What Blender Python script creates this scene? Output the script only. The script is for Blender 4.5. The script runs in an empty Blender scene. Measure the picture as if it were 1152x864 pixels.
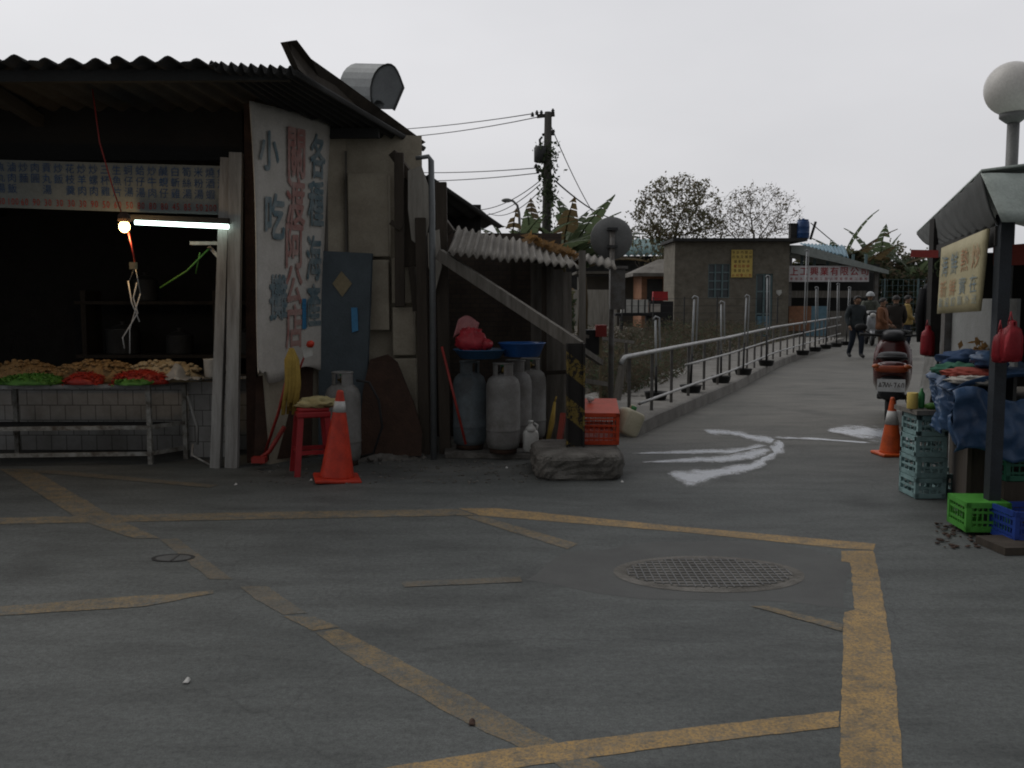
import bpy, bmesh, math, random
from mathutils import Vector as V, Matrix, noise as mnoise
random.seed(7)
scn = bpy.context.scene
col = scn.collection
PI = math.pi
R = math.radians

# ---------------------------------------------------------------- camera
F, CX, CY, H, HOR = 1080.0, 576.0, 432.0, 1.5, 336.0
TH = math.atan((CY - HOR) / F)
cd = bpy.data.cameras.new('camera'); cam = bpy.data.objects.new('camera', cd); col.objects.link(cam)
cd.sensor_width = 36; cd.lens = 36 * F / 1152; cd.clip_end = 2000; cd.clip_start = 0.05
cam.location = (0, 0, H); cam.rotation_euler = (PI / 2 - TH, 0, 0)
scn.camera = cam

# ---------------------------------------------------------------- sky, sun, exposure
SUN_EL, SUN_AZ = R(48), R(-60)          # sun behind cloud, up to the left
w = bpy.data.worlds.new('World'); scn.world = w; w.use_nodes = True
nt = w.node_tree; nt.nodes.clear()
out = nt.nodes.new('ShaderNodeOutputWorld'); bg = nt.nodes.new('ShaderNodeBackground')
sky = nt.nodes.new('ShaderNodeTexSky'); sky.sky_type = 'NISHITA'; sky.sun_disc = False
sky.sun_elevation = SUN_EL; sky.sun_rotation = SUN_AZ; sky.air_density = 1.5; sky.dust_density = 4
hsv = nt.nodes.new('ShaderNodeHueSaturation'); hsv.inputs['Saturation'].default_value = 0.12; hsv.inputs['Value'].default_value = 1.6
tc = nt.nodes.new('ShaderNodeTexCoord'); nz = nt.nodes.new('ShaderNodeTexNoise'); nz.inputs['Scale'].default_value = 1.6; nz.inputs['Detail'].default_value = 5
mp = nt.nodes.new('ShaderNodeMapping'); mp.inputs['Scale'].default_value = (1, 1, 2.5)
rp = nt.nodes.new('ShaderNodeValToRGB')
rp.color_ramp.elements[0].position = .3; rp.color_ramp.elements[0].color = (5.8, 5.85, 6.15, 1)
rp.color_ramp.elements[1].position = .75; rp.color_ramp.elements[1].color = (7.5, 7.45, 7.75, 1)
mx = nt.nodes.new('ShaderNodeMixRGB'); mx.inputs[0].default_value = .78
L = nt.links.new
L(tc.outputs['Generated'], mp.inputs[0]); L(mp.outputs[0], nz.inputs[0]); L(nz.outputs[0], rp.inputs[0])
L(sky.outputs[0], hsv.inputs['Color']); L(hsv.outputs[0], mx.inputs[1]); L(rp.outputs[0], mx.inputs[2])
sx0 = nt.nodes.new('ShaderNodeSeparateXYZ'); L(tc.outputs['Generated'], sx0.inputs[0])
dk = nt.nodes.new('ShaderNodeMapRange'); dk.interpolation_type = 'SMOOTHSTEP'     # heavier cloud behind the viewer, thinner cloud ahead
dk.inputs['From Min'].default_value = -.75; dk.inputs['From Max'].default_value = .55; dk.inputs['To Min'].default_value = .42; dk.inputs['To Max'].default_value = 1.0
L(sx0.outputs['Y'], dk.inputs[0])
mm = nt.nodes.new('ShaderNodeMixRGB'); mm.blend_type = 'MULTIPLY'; mm.inputs[0].default_value = 1
L(mx.outputs[0], mm.inputs[1]); L(dk.outputs[0], mm.inputs[2])
L(mm.outputs[0], bg.inputs['Color']); bg.inputs['Strength'].default_value = .1; L(bg.outputs[0], out.inputs[0])
sd = bpy.data.lights.new('sun', 'SUN'); so = bpy.data.objects.new('sun', sd); col.objects.link(so)
sd.energy = .5; sd.angle = R(50); sd.color = (1, .96, .9)
sdir = V((math.sin(SUN_AZ) * math.cos(SUN_EL), math.cos(SUN_AZ) * math.cos(SUN_EL), math.sin(SUN_EL)))
so.rotation_euler = sdir.to_track_quat('Z', 'Y').to_euler(); so.location = (-20, 10, 30)
scn.view_settings.view_transform = 'Standard'; scn.view_settings.look = 'None'
scn.view_settings.exposure = 0; scn.view_settings.gamma = 1; scn.view_settings.use_curve_mapping = False
scn.render.engine = 'CYCLES'; scn.cycles.max_bounces = 6; scn.cycles.filter_width = 1.9
try: scn.cycles.use_denoising = True
except Exception: pass

# ---------------------------------------------------------------- measuring: photo pixel + depth -> point in the place
def P(px, py, Y):
    x = (px - CX) / F; y = (CY - py) / F
    d = V((x, math.cos(TH) + y * math.sin(TH), -math.sin(TH) + y * math.cos(TH)))
    return V((0, 0, H)) + d * (Y / d.y)
def G(px, py, z=0.0):
    p = P(px, py, 1.0); d = p - V((0, 0, H))
    return V((0, 0, H)) + d * ((z - H) / d.z)

# ---------------------------------------------------------------- materials
def N(nt, t, **k):
    n = nt.nodes.new(t)
    for a, b in k.items():
        if a in n.inputs: n.inputs[a].default_value = b
        else: setattr(n, a, b)
    return n
def mat(name, c, rough=.7, c2=None, scale=6, var=.35, metal=0, bump=.15, fine=60, spec=.4, stretch=(1, 1, 1), trans=0, coat=0, contrast=.25):
    m = bpy.data.materials.new(name); m.use_nodes = True; nt = m.node_tree; nt.nodes.clear()
    L = nt.links.new
    o = N(nt, 'ShaderNodeOutputMaterial'); b = N(nt, 'ShaderNodeBsdfPrincipled'); L(b.outputs[0], o.inputs[0])
    tc = N(nt, 'ShaderNodeTexCoord'); oi = N(nt, 'ShaderNodeObjectInfo')
    mp = N(nt, 'ShaderNodeMapping'); mp.inputs['Scale'].default_value = stretch
    add = N(nt, 'ShaderNodeVectorMath', operation='ADD')
    sc = N(nt, 'ShaderNodeVectorMath', operation='SCALE'); sc.inputs['Scale'].default_value = 7.3
    cmb = N(nt, 'ShaderNodeCombineXYZ'); L(oi.outputs['Random'], cmb.inputs[0]); L(oi.outputs['Random'], cmb.inputs[1]); L(cmb.outputs[0], sc.inputs[0])
    L(tc.outputs['Object'], mp.inputs[0]); L(mp.outputs[0], add.inputs[0]); L(sc.outputs[0], add.inputs[1])
    n1 = N(nt, 'ShaderNodeTexNoise', Scale=scale, Detail=6.0, Roughness=.65); L(add.outputs[0], n1.inputs['Vector'])
    n2 = N(nt, 'ShaderNodeTexNoise', Scale=fine, Detail=3.0); L(add.outputs[0], n2.inputs['Vector'])
    if c2 is None: c2 = tuple(x * (1 - var) for x in c)
    r = N(nt, 'ShaderNodeValToRGB')
    r.color_ramp.elements[0].position = .5 - contrast; r.color_ramp.elements[0].color = (*c2, 1)
    r.color_ramp.elements[1].position = .5 + contrast * .6; r.color_ramp.elements[1].color = (*c, 1)
    L(n1.outputs[0], r.inputs[0])
    mul = N(nt, 'ShaderNodeMixRGB', blend_type='MULTIPLY'); mul.inputs[0].default_value = .35
    L(r.outputs[0], mul.inputs[1]); L(n2.outputs['Fac'], mul.inputs[2])
    L(mul.outputs[0], b.inputs['Base Color'])
    b.inputs['Roughness'].default_value = rough; b.inputs['Metallic'].default_value = metal
    b.inputs['Specular IOR Level'].default_value = spec
    if trans: b.inputs['Transmission Weight'].default_value = trans
    if coat: b.inputs['Coat Weight'].default_value = coat
    if bump:
        bp = N(nt, 'ShaderNodeBump', Strength=bump, Distance=.02); ad = N(nt, 'ShaderNodeMath', operation='ADD')
        L(n1.outputs[0], ad.inputs[0]); L(n2.outputs[0], ad.inputs[1]); L(ad.outputs[0], bp.inputs['Height']); L(bp.outputs[0], b.inputs['Normal'])
    return m
def emit(name, c, s):
    m = bpy.data.materials.new(name); m.use_nodes = True; nt = m.node_tree; nt.nodes.clear()
    o = N(nt, 'ShaderNodeOutputMaterial'); e = N(nt, 'ShaderNodeEmission'); e.inputs[0].default_value = (*c, 1); e.inputs[1].default_value = s
    nt.links.new(e.outputs[0], o.inputs[0]); return m
def asphalt_color(nt):
    """colour + height sockets of the asphalt, in world position, shared by ground, paint and patches"""
    L = nt.links.new
    g = N(nt, 'ShaderNodeNewGeometry')
    big = N(nt, 'ShaderNodeTexNoise', Scale=.55, Detail=6.0, Roughness=.6); L(g.outputs['Position'], big.inputs['Vector'])
    mp = N(nt, 'ShaderNodeMapping'); mp.inputs['Scale'].default_value = (.5, 1.6, 1); L(g.outputs['Position'], mp.inputs[0])
    med = N(nt, 'ShaderNodeTexNoise', Scale=2.6, Detail=8.0, Roughness=.7); L(mp.outputs[0], med.inputs['Vector'])
    fin = N(nt, 'ShaderNodeTexNoise', Scale=140.0, Detail=3.0, Roughness=.7); L(g.outputs['Position'], fin.inputs['Vector'])
    vor = N(nt, 'ShaderNodeTexVoronoi', Scale=230.0); L(g.outputs['Position'], vor.inputs['Vector'])
    grit = N(nt, 'ShaderNodeTexNoise', Scale=34.0, Detail=6.0, Roughness=.9); L(g.outputs['Position'], grit.inputs['Vector'])
    dst = N(nt, 'ShaderNodeTexNoise', Scale=1.7, Detail=4.0); L(g.outputs['Position'], dst.inputs['Vector'])
    dmx = N(nt, 'ShaderNodeMixRGB', blend_type='LINEAR_LIGHT'); dmx.inputs[0].default_value = .25; L(g.outputs['Position'], dmx.inputs[1]); L(dst.outputs['Color'], dmx.inputs[2])
    crk = N(nt, 'ShaderNodeTexVoronoi', feature='DISTANCE_TO_EDGE', Scale=.42); L(dmx.outputs[0], crk.inputs['Vector'])
    cm = N(nt, 'ShaderNodeMapRange'); cm.inputs['From Min'].default_value = .0004; cm.inputs['From Max'].default_value = .0035; cm.inputs['To Min'].default_value = .82; cm.inputs['To Max'].default_value = 1; L(crk.outputs['Distance'], cm.inputs[0])
    stn = N(nt, 'ShaderNodeTexNoise', Scale=1.1, Detail=3.0, Roughness=.5); mp2 = N(nt, 'ShaderNodeMapping'); mp2.inputs['Location'].default_value = (13, 7, 0); L(g.outputs['Position'], mp2.inputs[0]); L(mp2.outputs[0], stn.inputs['Vector'])
    sm = N(nt, 'ShaderNodeMapRange'); sm.inputs['From Min'].default_value = .60; sm.inputs['From Max'].default_value = .72; sm.inputs['To Min'].default_value = 1; sm.inputs['To Max'].default_value = .68; L(stn.outputs[0], sm.inputs[0])
    r1 = N(nt, 'ShaderNodeValToRGB'); e = r1.color_ramp.elements
    e[0].position = .3; e[0].color = (.061, .067, .0645, 1); e[1].position = .7; e[1].color = (.102, .109, .105, 1)
    L(big.outputs[0], r1.inputs[0])
    r2 = N(nt, 'ShaderNodeValToRGB'); e = r2.color_ramp.elements
    e[0].position = .30; e[0].color = (.58, .58, .58, 1); e[1].position = .58; e[1].color = (1.1, 1.1, 1.1, 1)
    L(med.outputs[0], r2.inputs[0])
    m1 = N(nt, 'ShaderNodeMixRGB', blend_type='MULTIPLY'); m1.inputs[0].default_value = .8
    L(r1.outputs[0], m1.inputs[1]); L(r2.outputs[0], m1.inputs[2])
    r3 = N(nt, 'ShaderNodeValToRGB'); e = r3.color_ramp.elements
    e[0].position = .38; e[0].color = (.42, .42, .42, 1); e[1].position = .63; e[1].color = (1.6, 1.6, 1.6, 1)
    gm = N(nt, 'ShaderNodeMixRGB'); gm.inputs[0].default_value = .65; L(fin.outputs['Fac'], gm.inputs[1]); L(grit.outputs['Fac'], gm.inputs[2])
    L(gm.outputs[0], r3.inputs[0])
    m2 = N(nt, 'ShaderNodeMixRGB', blend_type='MULTIPLY'); m2.inputs[0].default_value = .85
    cs = N(nt, 'ShaderNodeMath', operation='MULTIPLY'); L(cm.outputs[0], cs.inputs[0]); L(sm.outputs[0], cs.inputs[1])
    m0 = N(nt, 'ShaderNodeMixRGB', blend_type='MULTIPLY'); m0.inputs[0].default_value = 1; L(m1.outputs[0], m0.inputs[1]); L(cs.outputs[0], m0.inputs[2])
    L(m0.outputs[0], m2.inputs[1]); L(r3.outputs[0], m2.inputs[2])
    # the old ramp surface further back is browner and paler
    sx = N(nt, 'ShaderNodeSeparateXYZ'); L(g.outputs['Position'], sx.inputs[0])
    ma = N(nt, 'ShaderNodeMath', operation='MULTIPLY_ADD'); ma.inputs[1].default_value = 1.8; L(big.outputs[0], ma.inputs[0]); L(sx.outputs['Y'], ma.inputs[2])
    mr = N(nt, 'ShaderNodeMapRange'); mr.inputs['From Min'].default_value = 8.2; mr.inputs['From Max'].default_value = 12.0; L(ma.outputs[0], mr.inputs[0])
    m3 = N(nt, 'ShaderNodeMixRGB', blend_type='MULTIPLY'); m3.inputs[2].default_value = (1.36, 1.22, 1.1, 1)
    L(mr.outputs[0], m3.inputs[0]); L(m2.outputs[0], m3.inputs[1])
    hh = N(nt, 'ShaderNodeMath', operation='ADD'); L(fin.outputs[0], hh.inputs[0]); L(grit.outputs[0], hh.inputs[1])
    return m3.outputs[0], hh.outputs[0], g.outputs['Position']
def ground_mat(name, paint=None, wear=(.42, .56), rough=.72, wscale=9.0, grain=.35):
    m = bpy.data.materials.new(name); m.use_nodes = True; nt = m.node_tree; nt.nodes.clear(); L = nt.links.new
    o = N(nt, 'ShaderNodeOutputMaterial'); b = N(nt, 'ShaderNodeBsdfPrincipled'); L(b.outputs[0], o.inputs[0])
    c, h, pos = asphalt_color(nt)
    b.inputs['Roughness'].default_value = rough; b.inputs['Specular IOR Level'].default_value = .35
    if paint:
        n = N(nt, 'ShaderNodeTexNoise', Scale=wscale, Detail=14.0, Roughness=.9); L(pos, n.inputs['Vector'])
        r = N(nt, 'ShaderNodeMapRange'); r.inputs['From Min'].default_value = wear[0]; r.inputs['From Max'].default_value = wear[1]; L(n.outputs[0], r.inputs[0])
        n3 = N(nt, 'ShaderNodeTexNoise', Scale=1.6, Detail=6.0); L(pos, n3.inputs['Vector'])
        pr = N(nt, 'ShaderNodeValToRGB'); e = pr.color_ramp.elements
        e[0].position = .35; e[0].color = (*[x * .72 for x in paint], 1); e[1].position = .65; e[1].color = (*paint, 1); L(n3.outputs[0], pr.inputs[0])
        gn = N(nt, 'ShaderNodeTexNoise', Scale=75.0, Detail=4.0, Roughness=.8); L(pos, gn.inputs['Vector'])
        gr = N(nt, 'ShaderNodeMapRange'); gr.inputs['From Min'].default_value = .40; gr.inputs['From Max'].default_value = .54; gr.inputs['To Min'].default_value = grain; L(gn.outputs['Fac'], gr.inputs[0])
        gx = N(nt, 'ShaderNodeMath', operation='MULTIPLY'); L(r.outputs[0], gx.inputs[0]); L(gr.outputs[0], gx.inputs[1])
        mix = N(nt, 'ShaderNodeMixRGB'); L(gx.outputs[0], mix.inputs[0]); L(c, mix.inputs[1]); L(pr.outputs[0], mix.inputs[2]); c = mix.outputs[0]
    L(c, b.inputs['Base Color'])
    bp = N(nt, 'ShaderNodeBump', Strength=.35, Distance=.006); L(h, bp.inputs['Height']); L(bp.outputs[0], b.inputs['Normal'])
    return m
def wet_sheen_mat():
    m = bpy.data.materials.new('wet_sheen'); m.use_nodes = True; nt = m.node_tree; nt.nodes.clear(); L = nt.links.new
    o = N(nt, 'ShaderNodeOutputMaterial'); b = N(nt, 'ShaderNodeBsdfPrincipled'); L(b.outputs[0], o.inputs[0])
    c, h, pos = asphalt_color(nt); at = N(nt, 'ShaderNodeAttribute', attribute_name='film')
    mpw = N(nt, 'ShaderNodeMapping'); mpw.inputs['Scale'].default_value = (1, .55, 1); L(pos, mpw.inputs[0])
    n = N(nt, 'ShaderNodeTexNoise', Scale=7.0, Detail=9.0, Roughness=.7); L(mpw.outputs[0], n.inputs['Vector'])
    ad = N(nt, 'ShaderNodeMath', operation='MULTIPLY_ADD'); ad.inputs[1].default_value = 2.2; L(n.outputs['Fac'], ad.inputs[0]); L(at.outputs['Fac'], ad.inputs[2])
    wet = N(nt, 'ShaderNodeMapRange'); wet.inputs['From Min'].default_value = 1.25; wet.inputs['From Max'].default_value = 1.6; L(ad.outputs[0], wet.inputs[0])
    fo = N(nt, 'ShaderNodeMapRange'); fo.inputs['From Min'].default_value = 1.42; fo.inputs['From Max'].default_value = 1.85; L(ad.outputs[0], fo.inputs[0])
    dk = N(nt, 'ShaderNodeMixRGB', blend_type='MULTIPLY'); dk.inputs[2].default_value = (.72, .72, .73, 1); L(wet.outputs[0], dk.inputs[0]); L(c, dk.inputs[1])
    mx = N(nt, 'ShaderNodeMixRGB'); mx.inputs[2].default_value = (.42, .445, .48, 1); L(fo.outputs[0], mx.inputs[0]); L(dk.outputs[0], mx.inputs[1]); L(mx.outputs[0], b.inputs['Base Color'])  # pale bluish tone: foam plus the sky reflection put into the colour
    ro = N(nt, 'ShaderNodeMapRange'); ro.inputs['To Min'].default_value = .72; ro.inputs['To Max'].default_value = .22; L(wet.outputs[0], ro.inputs[0]); L(ro.outputs[0], b.inputs['Roughness'])
    b.inputs['Specular IOR Level'].default_value = .4
    bp = N(nt, 'ShaderNodeBump', Strength=.2, Distance=.006); L(h, bp.inputs['Height']); L(bp.outputs[0], b.inputs['Normal']); return m
def brick_mat(name, c1, c2, mortar, scale=4, bw=.5, rh=.25, rough=.8, msize=.02, horiz='X', bump=.4):
    m = bpy.data.materials.new(name); m.use_nodes = True; nt = m.node_tree; nt.nodes.clear(); L = nt.links.new
    o = N(nt, 'ShaderNodeOutputMaterial'); b = N(nt, 'ShaderNodeBsdfPrincipled'); L(b.outputs[0], o.inputs[0])
    g = N(nt, 'ShaderNodeNewGeometry'); s = N(nt, 'ShaderNodeSeparateXYZ'); L(g.outputs['Position'], s.inputs[0])
    cb = N(nt, 'ShaderNodeCombineXYZ'); L(s.outputs[horiz], cb.inputs[0]); L(s.outputs['Z'], cb.inputs[1])
    br = N(nt, 'ShaderNodeTexBrick', Scale=scale); L(cb.outputs[0], br.inputs['Vector'])
    br.inputs['Color1'].default_value = (*c1, 1); br.inputs['Color2'].default_value = (*c2, 1); br.inputs['Mortar'].default_value = (*mortar, 1)
    br.inputs['Mortar Size'].default_value = msize; br.inputs['Brick Width'].default_value = bw; br.inputs['Row Height'].default_value = rh
    n = N(nt, 'ShaderNodeTexNoise', Scale=3.0, Detail=8.0, Roughness=.7); L(g.outputs['Position'], n.inputs['Vector'])
    r = N(nt, 'ShaderNodeValToRGB'); e = r.color_ramp.elements; e[0].position = .3; e[0].color = (.5, .47, .42, 1); e[1].position = .65; e[1].color = (1.1, 1.1, 1.1, 1); L(n.outputs[0], r.inputs[0])
    mx = N(nt, 'ShaderNodeMixRGB', blend_type='MULTIPLY'); mx.inputs[0].default_value = .85; L(br.outputs[0], mx.inputs[1]); L(r.outputs[0], mx.inputs[2])
    L(mx.outputs[0], b.inputs['Base Color']); b.inputs['Roughness'].default_value = rough
    bp = N(nt, 'ShaderNodeBump', Strength=bump, Distance=.01); bp.invert = True; L(br.outputs['Fac'], bp.inputs['Height']); L(bp.outputs[0], b.inputs['Normal'])
    return m
def stripe_mat(name):
    m = mat(name, (.4, .3, .03), .75); nt = m.node_tree; L = nt.links.new
    b = [n for n in nt.nodes if n.type == 'BSDF_PRINCIPLED'][0]
    g = N(nt, 'ShaderNodeTexCoord'); s = N(nt, 'ShaderNodeSeparateXYZ'); L(g.outputs['Object'], s.inputs[0])
    a = N(nt, 'ShaderNodeMath', operation='MULTIPLY_ADD'); a.inputs[1].default_value = .8; L(s.outputs['X'], a.inputs[0]); L(s.outputs['Z'], a.inputs[2])
    f = N(nt, 'ShaderNodeMath', operation='MULTIPLY'); f.inputs[1].default_value = 2.6; L(a.outputs[0], f.inputs[0])
    fr = N(nt, 'ShaderNodeMath', operation='FRACT'); L(f.outputs[0], fr.inputs[0])
    gt = N(nt, 'ShaderNodeMath', operation='GREATER_THAN'); gt.inputs[1].default_value = .52; L(fr.outputs[0], gt.inputs[0])
    n = N(nt, 'ShaderNodeTexNoise', Scale=16.0, Detail=8.0, Roughness=.75); L(g.outputs['Object'], n.inputs['Vector'])
    g2 = N(nt, 'ShaderNodeMath', operation='GREATER_THAN'); g2.inputs[1].default_value = .49; L(n.outputs[0], g2.inputs[0])
    mu = N(nt, 'ShaderNodeMath', operation='MULTIPLY'); L(gt.outputs[0], mu.inputs[0]); L(g2.outputs[0], mu.inputs[1])
    mx = N(nt, 'ShaderNodeMixRGB'); mx.inputs[1].default_value = (.018, .016, .014, 1); mx.inputs[2].default_value = (.19, .135, .03, 1)
    L(mu.outputs[0], mx.inputs[0]); L(mx.outputs[0], b.inputs['Base Color']); return m
M = {}
def mk(n, *a, **k): M[n] = mat(n, *a, **k)
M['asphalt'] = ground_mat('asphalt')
M['soapy'] = wet_sheen_mat()
M['paint'] = ground_mat('yellow_paint', (.42, .27, .10), (.38, .54))
M['paint_worn'] = ground_mat('yellow_paint_worn', (.32, .215, .085), (.42, .62), grain=.15)
M['paint_faint'] = ground_mat('yellow_paint_faint', (.23, .165, .085), (.40, .68))
mk('shade_black', (.014, .014, .013), .9); mk('post_dark', (.028, .036, .045), .6, c2=(.015, .018, .02), scale=5); mk('near_black', (.035, .033, .03), .9); mk('shade_roof', (.03, .031, .03), .85, scale=3); mk('black', (.012, .012, .013), .6); mk('black_rubber', (.02, .02, .02), .75)  # interior and roof underside darks: shade is put into the base colour
mk('roof_grey', (.22, .205, .18), .85, c2=(.10, .09, .075), scale=4, stretch=(1, .4, 1)); mk('roof_dark', (.05, .05, .048), .85, c2=(.022, .021, .02), scale=3)
mk('wood_dark', (.075, .06, .045), .85, c2=(.03, .024, .018), scale=5, stretch=(1, 1, .15)); mk('wood_grey', (.22, .205, .18), .85, c2=(.09, .08, .065), scale=6, stretch=(3, 3, .3))
mk('wood_pale', (.42, .40, .35), .8, c2=(.22, .2, .17), scale=4, stretch=(3, 3, .3))
mk('plank_white', (.38, .38, .36), .75, c2=(.18, .17, .155), scale=5, stretch=(3, 3, .25), contrast=.2)
mk('banner', (.64, .615, .565), .65, c2=(.38, .355, .31), scale=2.2, bump=.05, contrast=.3)
mk('ink_blue', (.10, .17, .20), .7, c2=(.30, .33, .33), scale=9, contrast=.22); mk('ink_red', (.34, .14, .12), .7, c2=(.48, .37, .33), scale=7, contrast=.25)
mk('cream_wall', (.50, .45, .35), .85, c2=(.26, .225, .17), scale=2.5, contrast=.3); mk('concrete', (.26, .25, .23), .9, c2=(.13, .12, .105), scale=3, bump=.5)
mk('concrete_dark', (.20, .19, .17), .92, c2=(.07, .064, .055), scale=5, bump=.8, contrast=.2)
mk('blue_door', (.075, .10, .115), .6, c2=(.035, .05, .058), scale=2.5); mk('tag_blue', (.05, .24, .46), .5); mk('tan', (.30, .25, .15), .8)
mk('rust', (.075, .04, .026), .9, c2=(.028, .017, .012), scale=5, bump=.4); mk('steel', (.30, .31, .31), .5, metal=.4, c2=(.16, .15, .14), scale=12)
mk('steel_white', (.34, .34, .31), .6, c2=(.08, .06, .04), scale=14, contrast=.18); mk('galv', (.22, .235, .24), .5, metal=.5, scale=3, bump=.04)
mk('rail', (.46, .47, .47), .42, metal=.5, c2=(.24, .22, .19), scale=9, bump=.04); mk('rail_dull', (.20, .20, .195), .55, metal=.3, c2=(.1, .08, .06), scale=9)
mk('gas_grey', (.27, .27, .26), .6, c2=(.09, .08, .065), scale=5, bump=.05, contrast=.3); mk('gas_blue', (.135, .165, .18), .6, c2=(.085, .095, .1), scale=5, contrast=.12, bump=.05)
mk('brass', (.35, .25, .08), .4, metal=.8); mk('green_knob', (.05, .25, .08), .5)
mk('cone_red', (.62, .045, .016), .5, c2=(.44, .032, .013), scale=9, contrast=.12, bump=.03); mk('cone_orange', (.72, .115, .02), .5, c2=(.52, .085, .018), scale=9, contrast=.12, bump=.03)
mk('cone_band', (.62, .62, .6), .45, c2=(.42, .41, .38), scale=8); mk('stool_red', (.38, .02, .025), .45, bump=.02)
mk('cloth_yellow', (.42, .29, .06), .9, c2=(.28, .19, .04), scale=10); mk('cloth_cream', (.50, .43, .22), .9, c2=(.34, .28, .12), scale=10)
mk('red_paint', (.33, .03, .022), .5, bump=.02); mk('red_bag', (.50, .035, .05), .4, c2=(.34, .02, .03), scale=12); mk('pink_bag', (.55, .22, .22), .4)
mk('blue_plastic', (.025, .13, .42), .35, bump=.02); mk('blue_dull', (.03, .11, .24), .5, bump=.03); mk('white_plastic', (.62, .62, .58), .45, bump=.02); mk('cream_plastic', (.56, .52, .38), .45, c2=(.42, .38, .26), scale=4, bump=.02)
mk('crate_orange', (.62, .07, .022), .5, bump=.02); mk('crate_teal', (.28, .43, .43), .55, c2=(.19, .30, .30), scale=8, contrast=.12, bump=.02); mk('crate_green', (.09, .38, .05), .5, bump=.02); mk('crate_dkgreen', (.02, .13, .075), .55, bump=.02)
mk('crate_blue', (.02, .06, .32), .5, bump=.02); mk('crate_lblue', (.06, .26, .45), .5, bump=.02)
mk('tarp_blue', (.045, .10, .20), .42, c2=(.022, .05, .11), scale=5, bump=.2, fine=30); mk('cloth_red', (.32, .06, .04), .85); mk('cloth_green', (.04, .16, .10), .85); mk('cloth_white', (.5, .47, .42), .85); mk('cloth_blue', (.03, .07, .16), .9); mk('cloth_black', (.014, .015, .017), .9)
mk('food_yellow', (.34, .215, .09), .75, c2=(.16, .085, .03), scale=22, bump=.5); mk('food_pale', (.46, .38, .24), .7, c2=(.34, .24, .12), scale=14, bump=.4); mk('food_red', (.42, .03, .014), .5, c2=(.18, .01, .007), scale=18); mk('food_green', (.09, .25, .035), .6, c2=(.035, .11, .015), scale=18)
mk('plastic_film', (.6, .6, .58), .3, trans=.35, bump=.2)
M['tiles'] = brick_mat('white_tiles', (.34, .34, .33), (.30, .30, .29), (.09, .085, .08), 5, .75, .75, .35, .02, bump=.3)
M['tiles'].node_tree.nodes
mk('tile_base', (.4, .4, .38), .5)
mk('menu_board', (.19, .215, .21), .6, c2=(.13, .15, .145), scale=2, bump=.02); mk('menu_blue', (.03, .08, .20), .7); mk('menu_red', (.34, .03, .02), .7)
mk('board_yellow', (.47, .42, .25), .65, c2=(.36, .31, .17), scale=3, bump=.03); mk('sign_blue', (.16, .24, .29), .7, c2=(.36, .36, .25), scale=10); mk('sign_orange', (.45, .20, .10), .7, c2=(.47, .36, .19), scale=10)
mk('notice_yellow', (.75, .57, .16), .65, c2=(.55, .40, .1), scale=3, bump=.02); mk('sign_white', (.80, .77, .78), .55, bump=.02); mk('sign_red', (.45, .02, .025), .6); mk('ink_dark', (.06, .04, .03), .7)
M['house_wall'] = brick_mat('grey_brick_wall', (.185, .168, .135), (.16, .148, .12), (.165, .155, .13), 4, .5, .25, .95, .012, bump=.1)
mk('house_plain', (.13, .12, .10), .95, c2=(.09, .083, .07), scale=1.6); M['orange_brick'] = brick_mat('orange_brick', (.34, .15, .07), (.28, .12, .06), (.22, .18, .14), 5)
mk('glass_dark', (.05, .07, .075), .12, spec=.6, bump=0); mk('teal_frame', (.16, .24, .25), .6); mk('teal_roof', (.12, .22, .22), .7, c2=(.08, .14, .15), scale=1); mk('blue_roof', (.16, .30, .38), .6); mk('pale_trim', (.36, .40, .38), .7)
mk('drum_blue', (.02, .075, .22), .4); mk('globe', (.70, .68, .64), .35, c2=(.6, .58, .54), scale=2, bump=.0, trans=.0); mk('pole_grey', (.21, .215, .21), .55, metal=.2, scale=4)
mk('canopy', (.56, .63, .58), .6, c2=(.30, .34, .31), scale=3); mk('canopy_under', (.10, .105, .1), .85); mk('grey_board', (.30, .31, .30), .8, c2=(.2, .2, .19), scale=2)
mk('bark', (.15, .13, .105), .95, c2=(.05, .042, .032), scale=8); mk('bark_pale', (.24, .215, .18), .95, c2=(.1, .085, .07), scale=8)
mk('leaf_olive', (.19, .185, .10), .8, c2=(.12, .12, .065), scale=1.3, bump=0, contrast=.15); mk('leaf_brown', (.23, .185, .125), .85, c2=(.15, .12, .08), scale=1.3, bump=0, contrast=.15); mk('leaf_green', (.085, .115, .06), .75, c2=(.045, .065, .035), scale=1, bump=0, contrast=.15)
mk('banana', (.13, .17, .09), .6, c2=(.08, .11, .055), scale=2, bump=0); mk('banana_dry', (.15, .11, .055), .8); mk('soil', (.10, .085, .062), .95, c2=(.055, .045, .033), scale=1.5, bump=.6); mk('dry_leaves', (.32, .19, .075), .9, c2=(.18, .1, .04), scale=10)
mk('weed_brown', (.13, .10, .065), .9, c2=(.07, .055, .035), scale=1, bump=0); mk('scrub', (.095, .085, .055), .9, c2=(.055, .05, .032), scale=.8, bump=0, contrast=.15)
mk('pole_wood', (.085, .08, .072), .9, c2=(.05, .045, .04), scale=5, stretch=(2, 2, .2)); mk('iron', (.05, .052, .052), .6); mk('wire', (.04, .042, .045), .6)
mk('pvc', (.46, .48, .49), .45, bump=.02); mk('skin', (.33, .19, .12), .6, bump=.02); mk('hair', (.012, .010, .009), .6)
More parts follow.
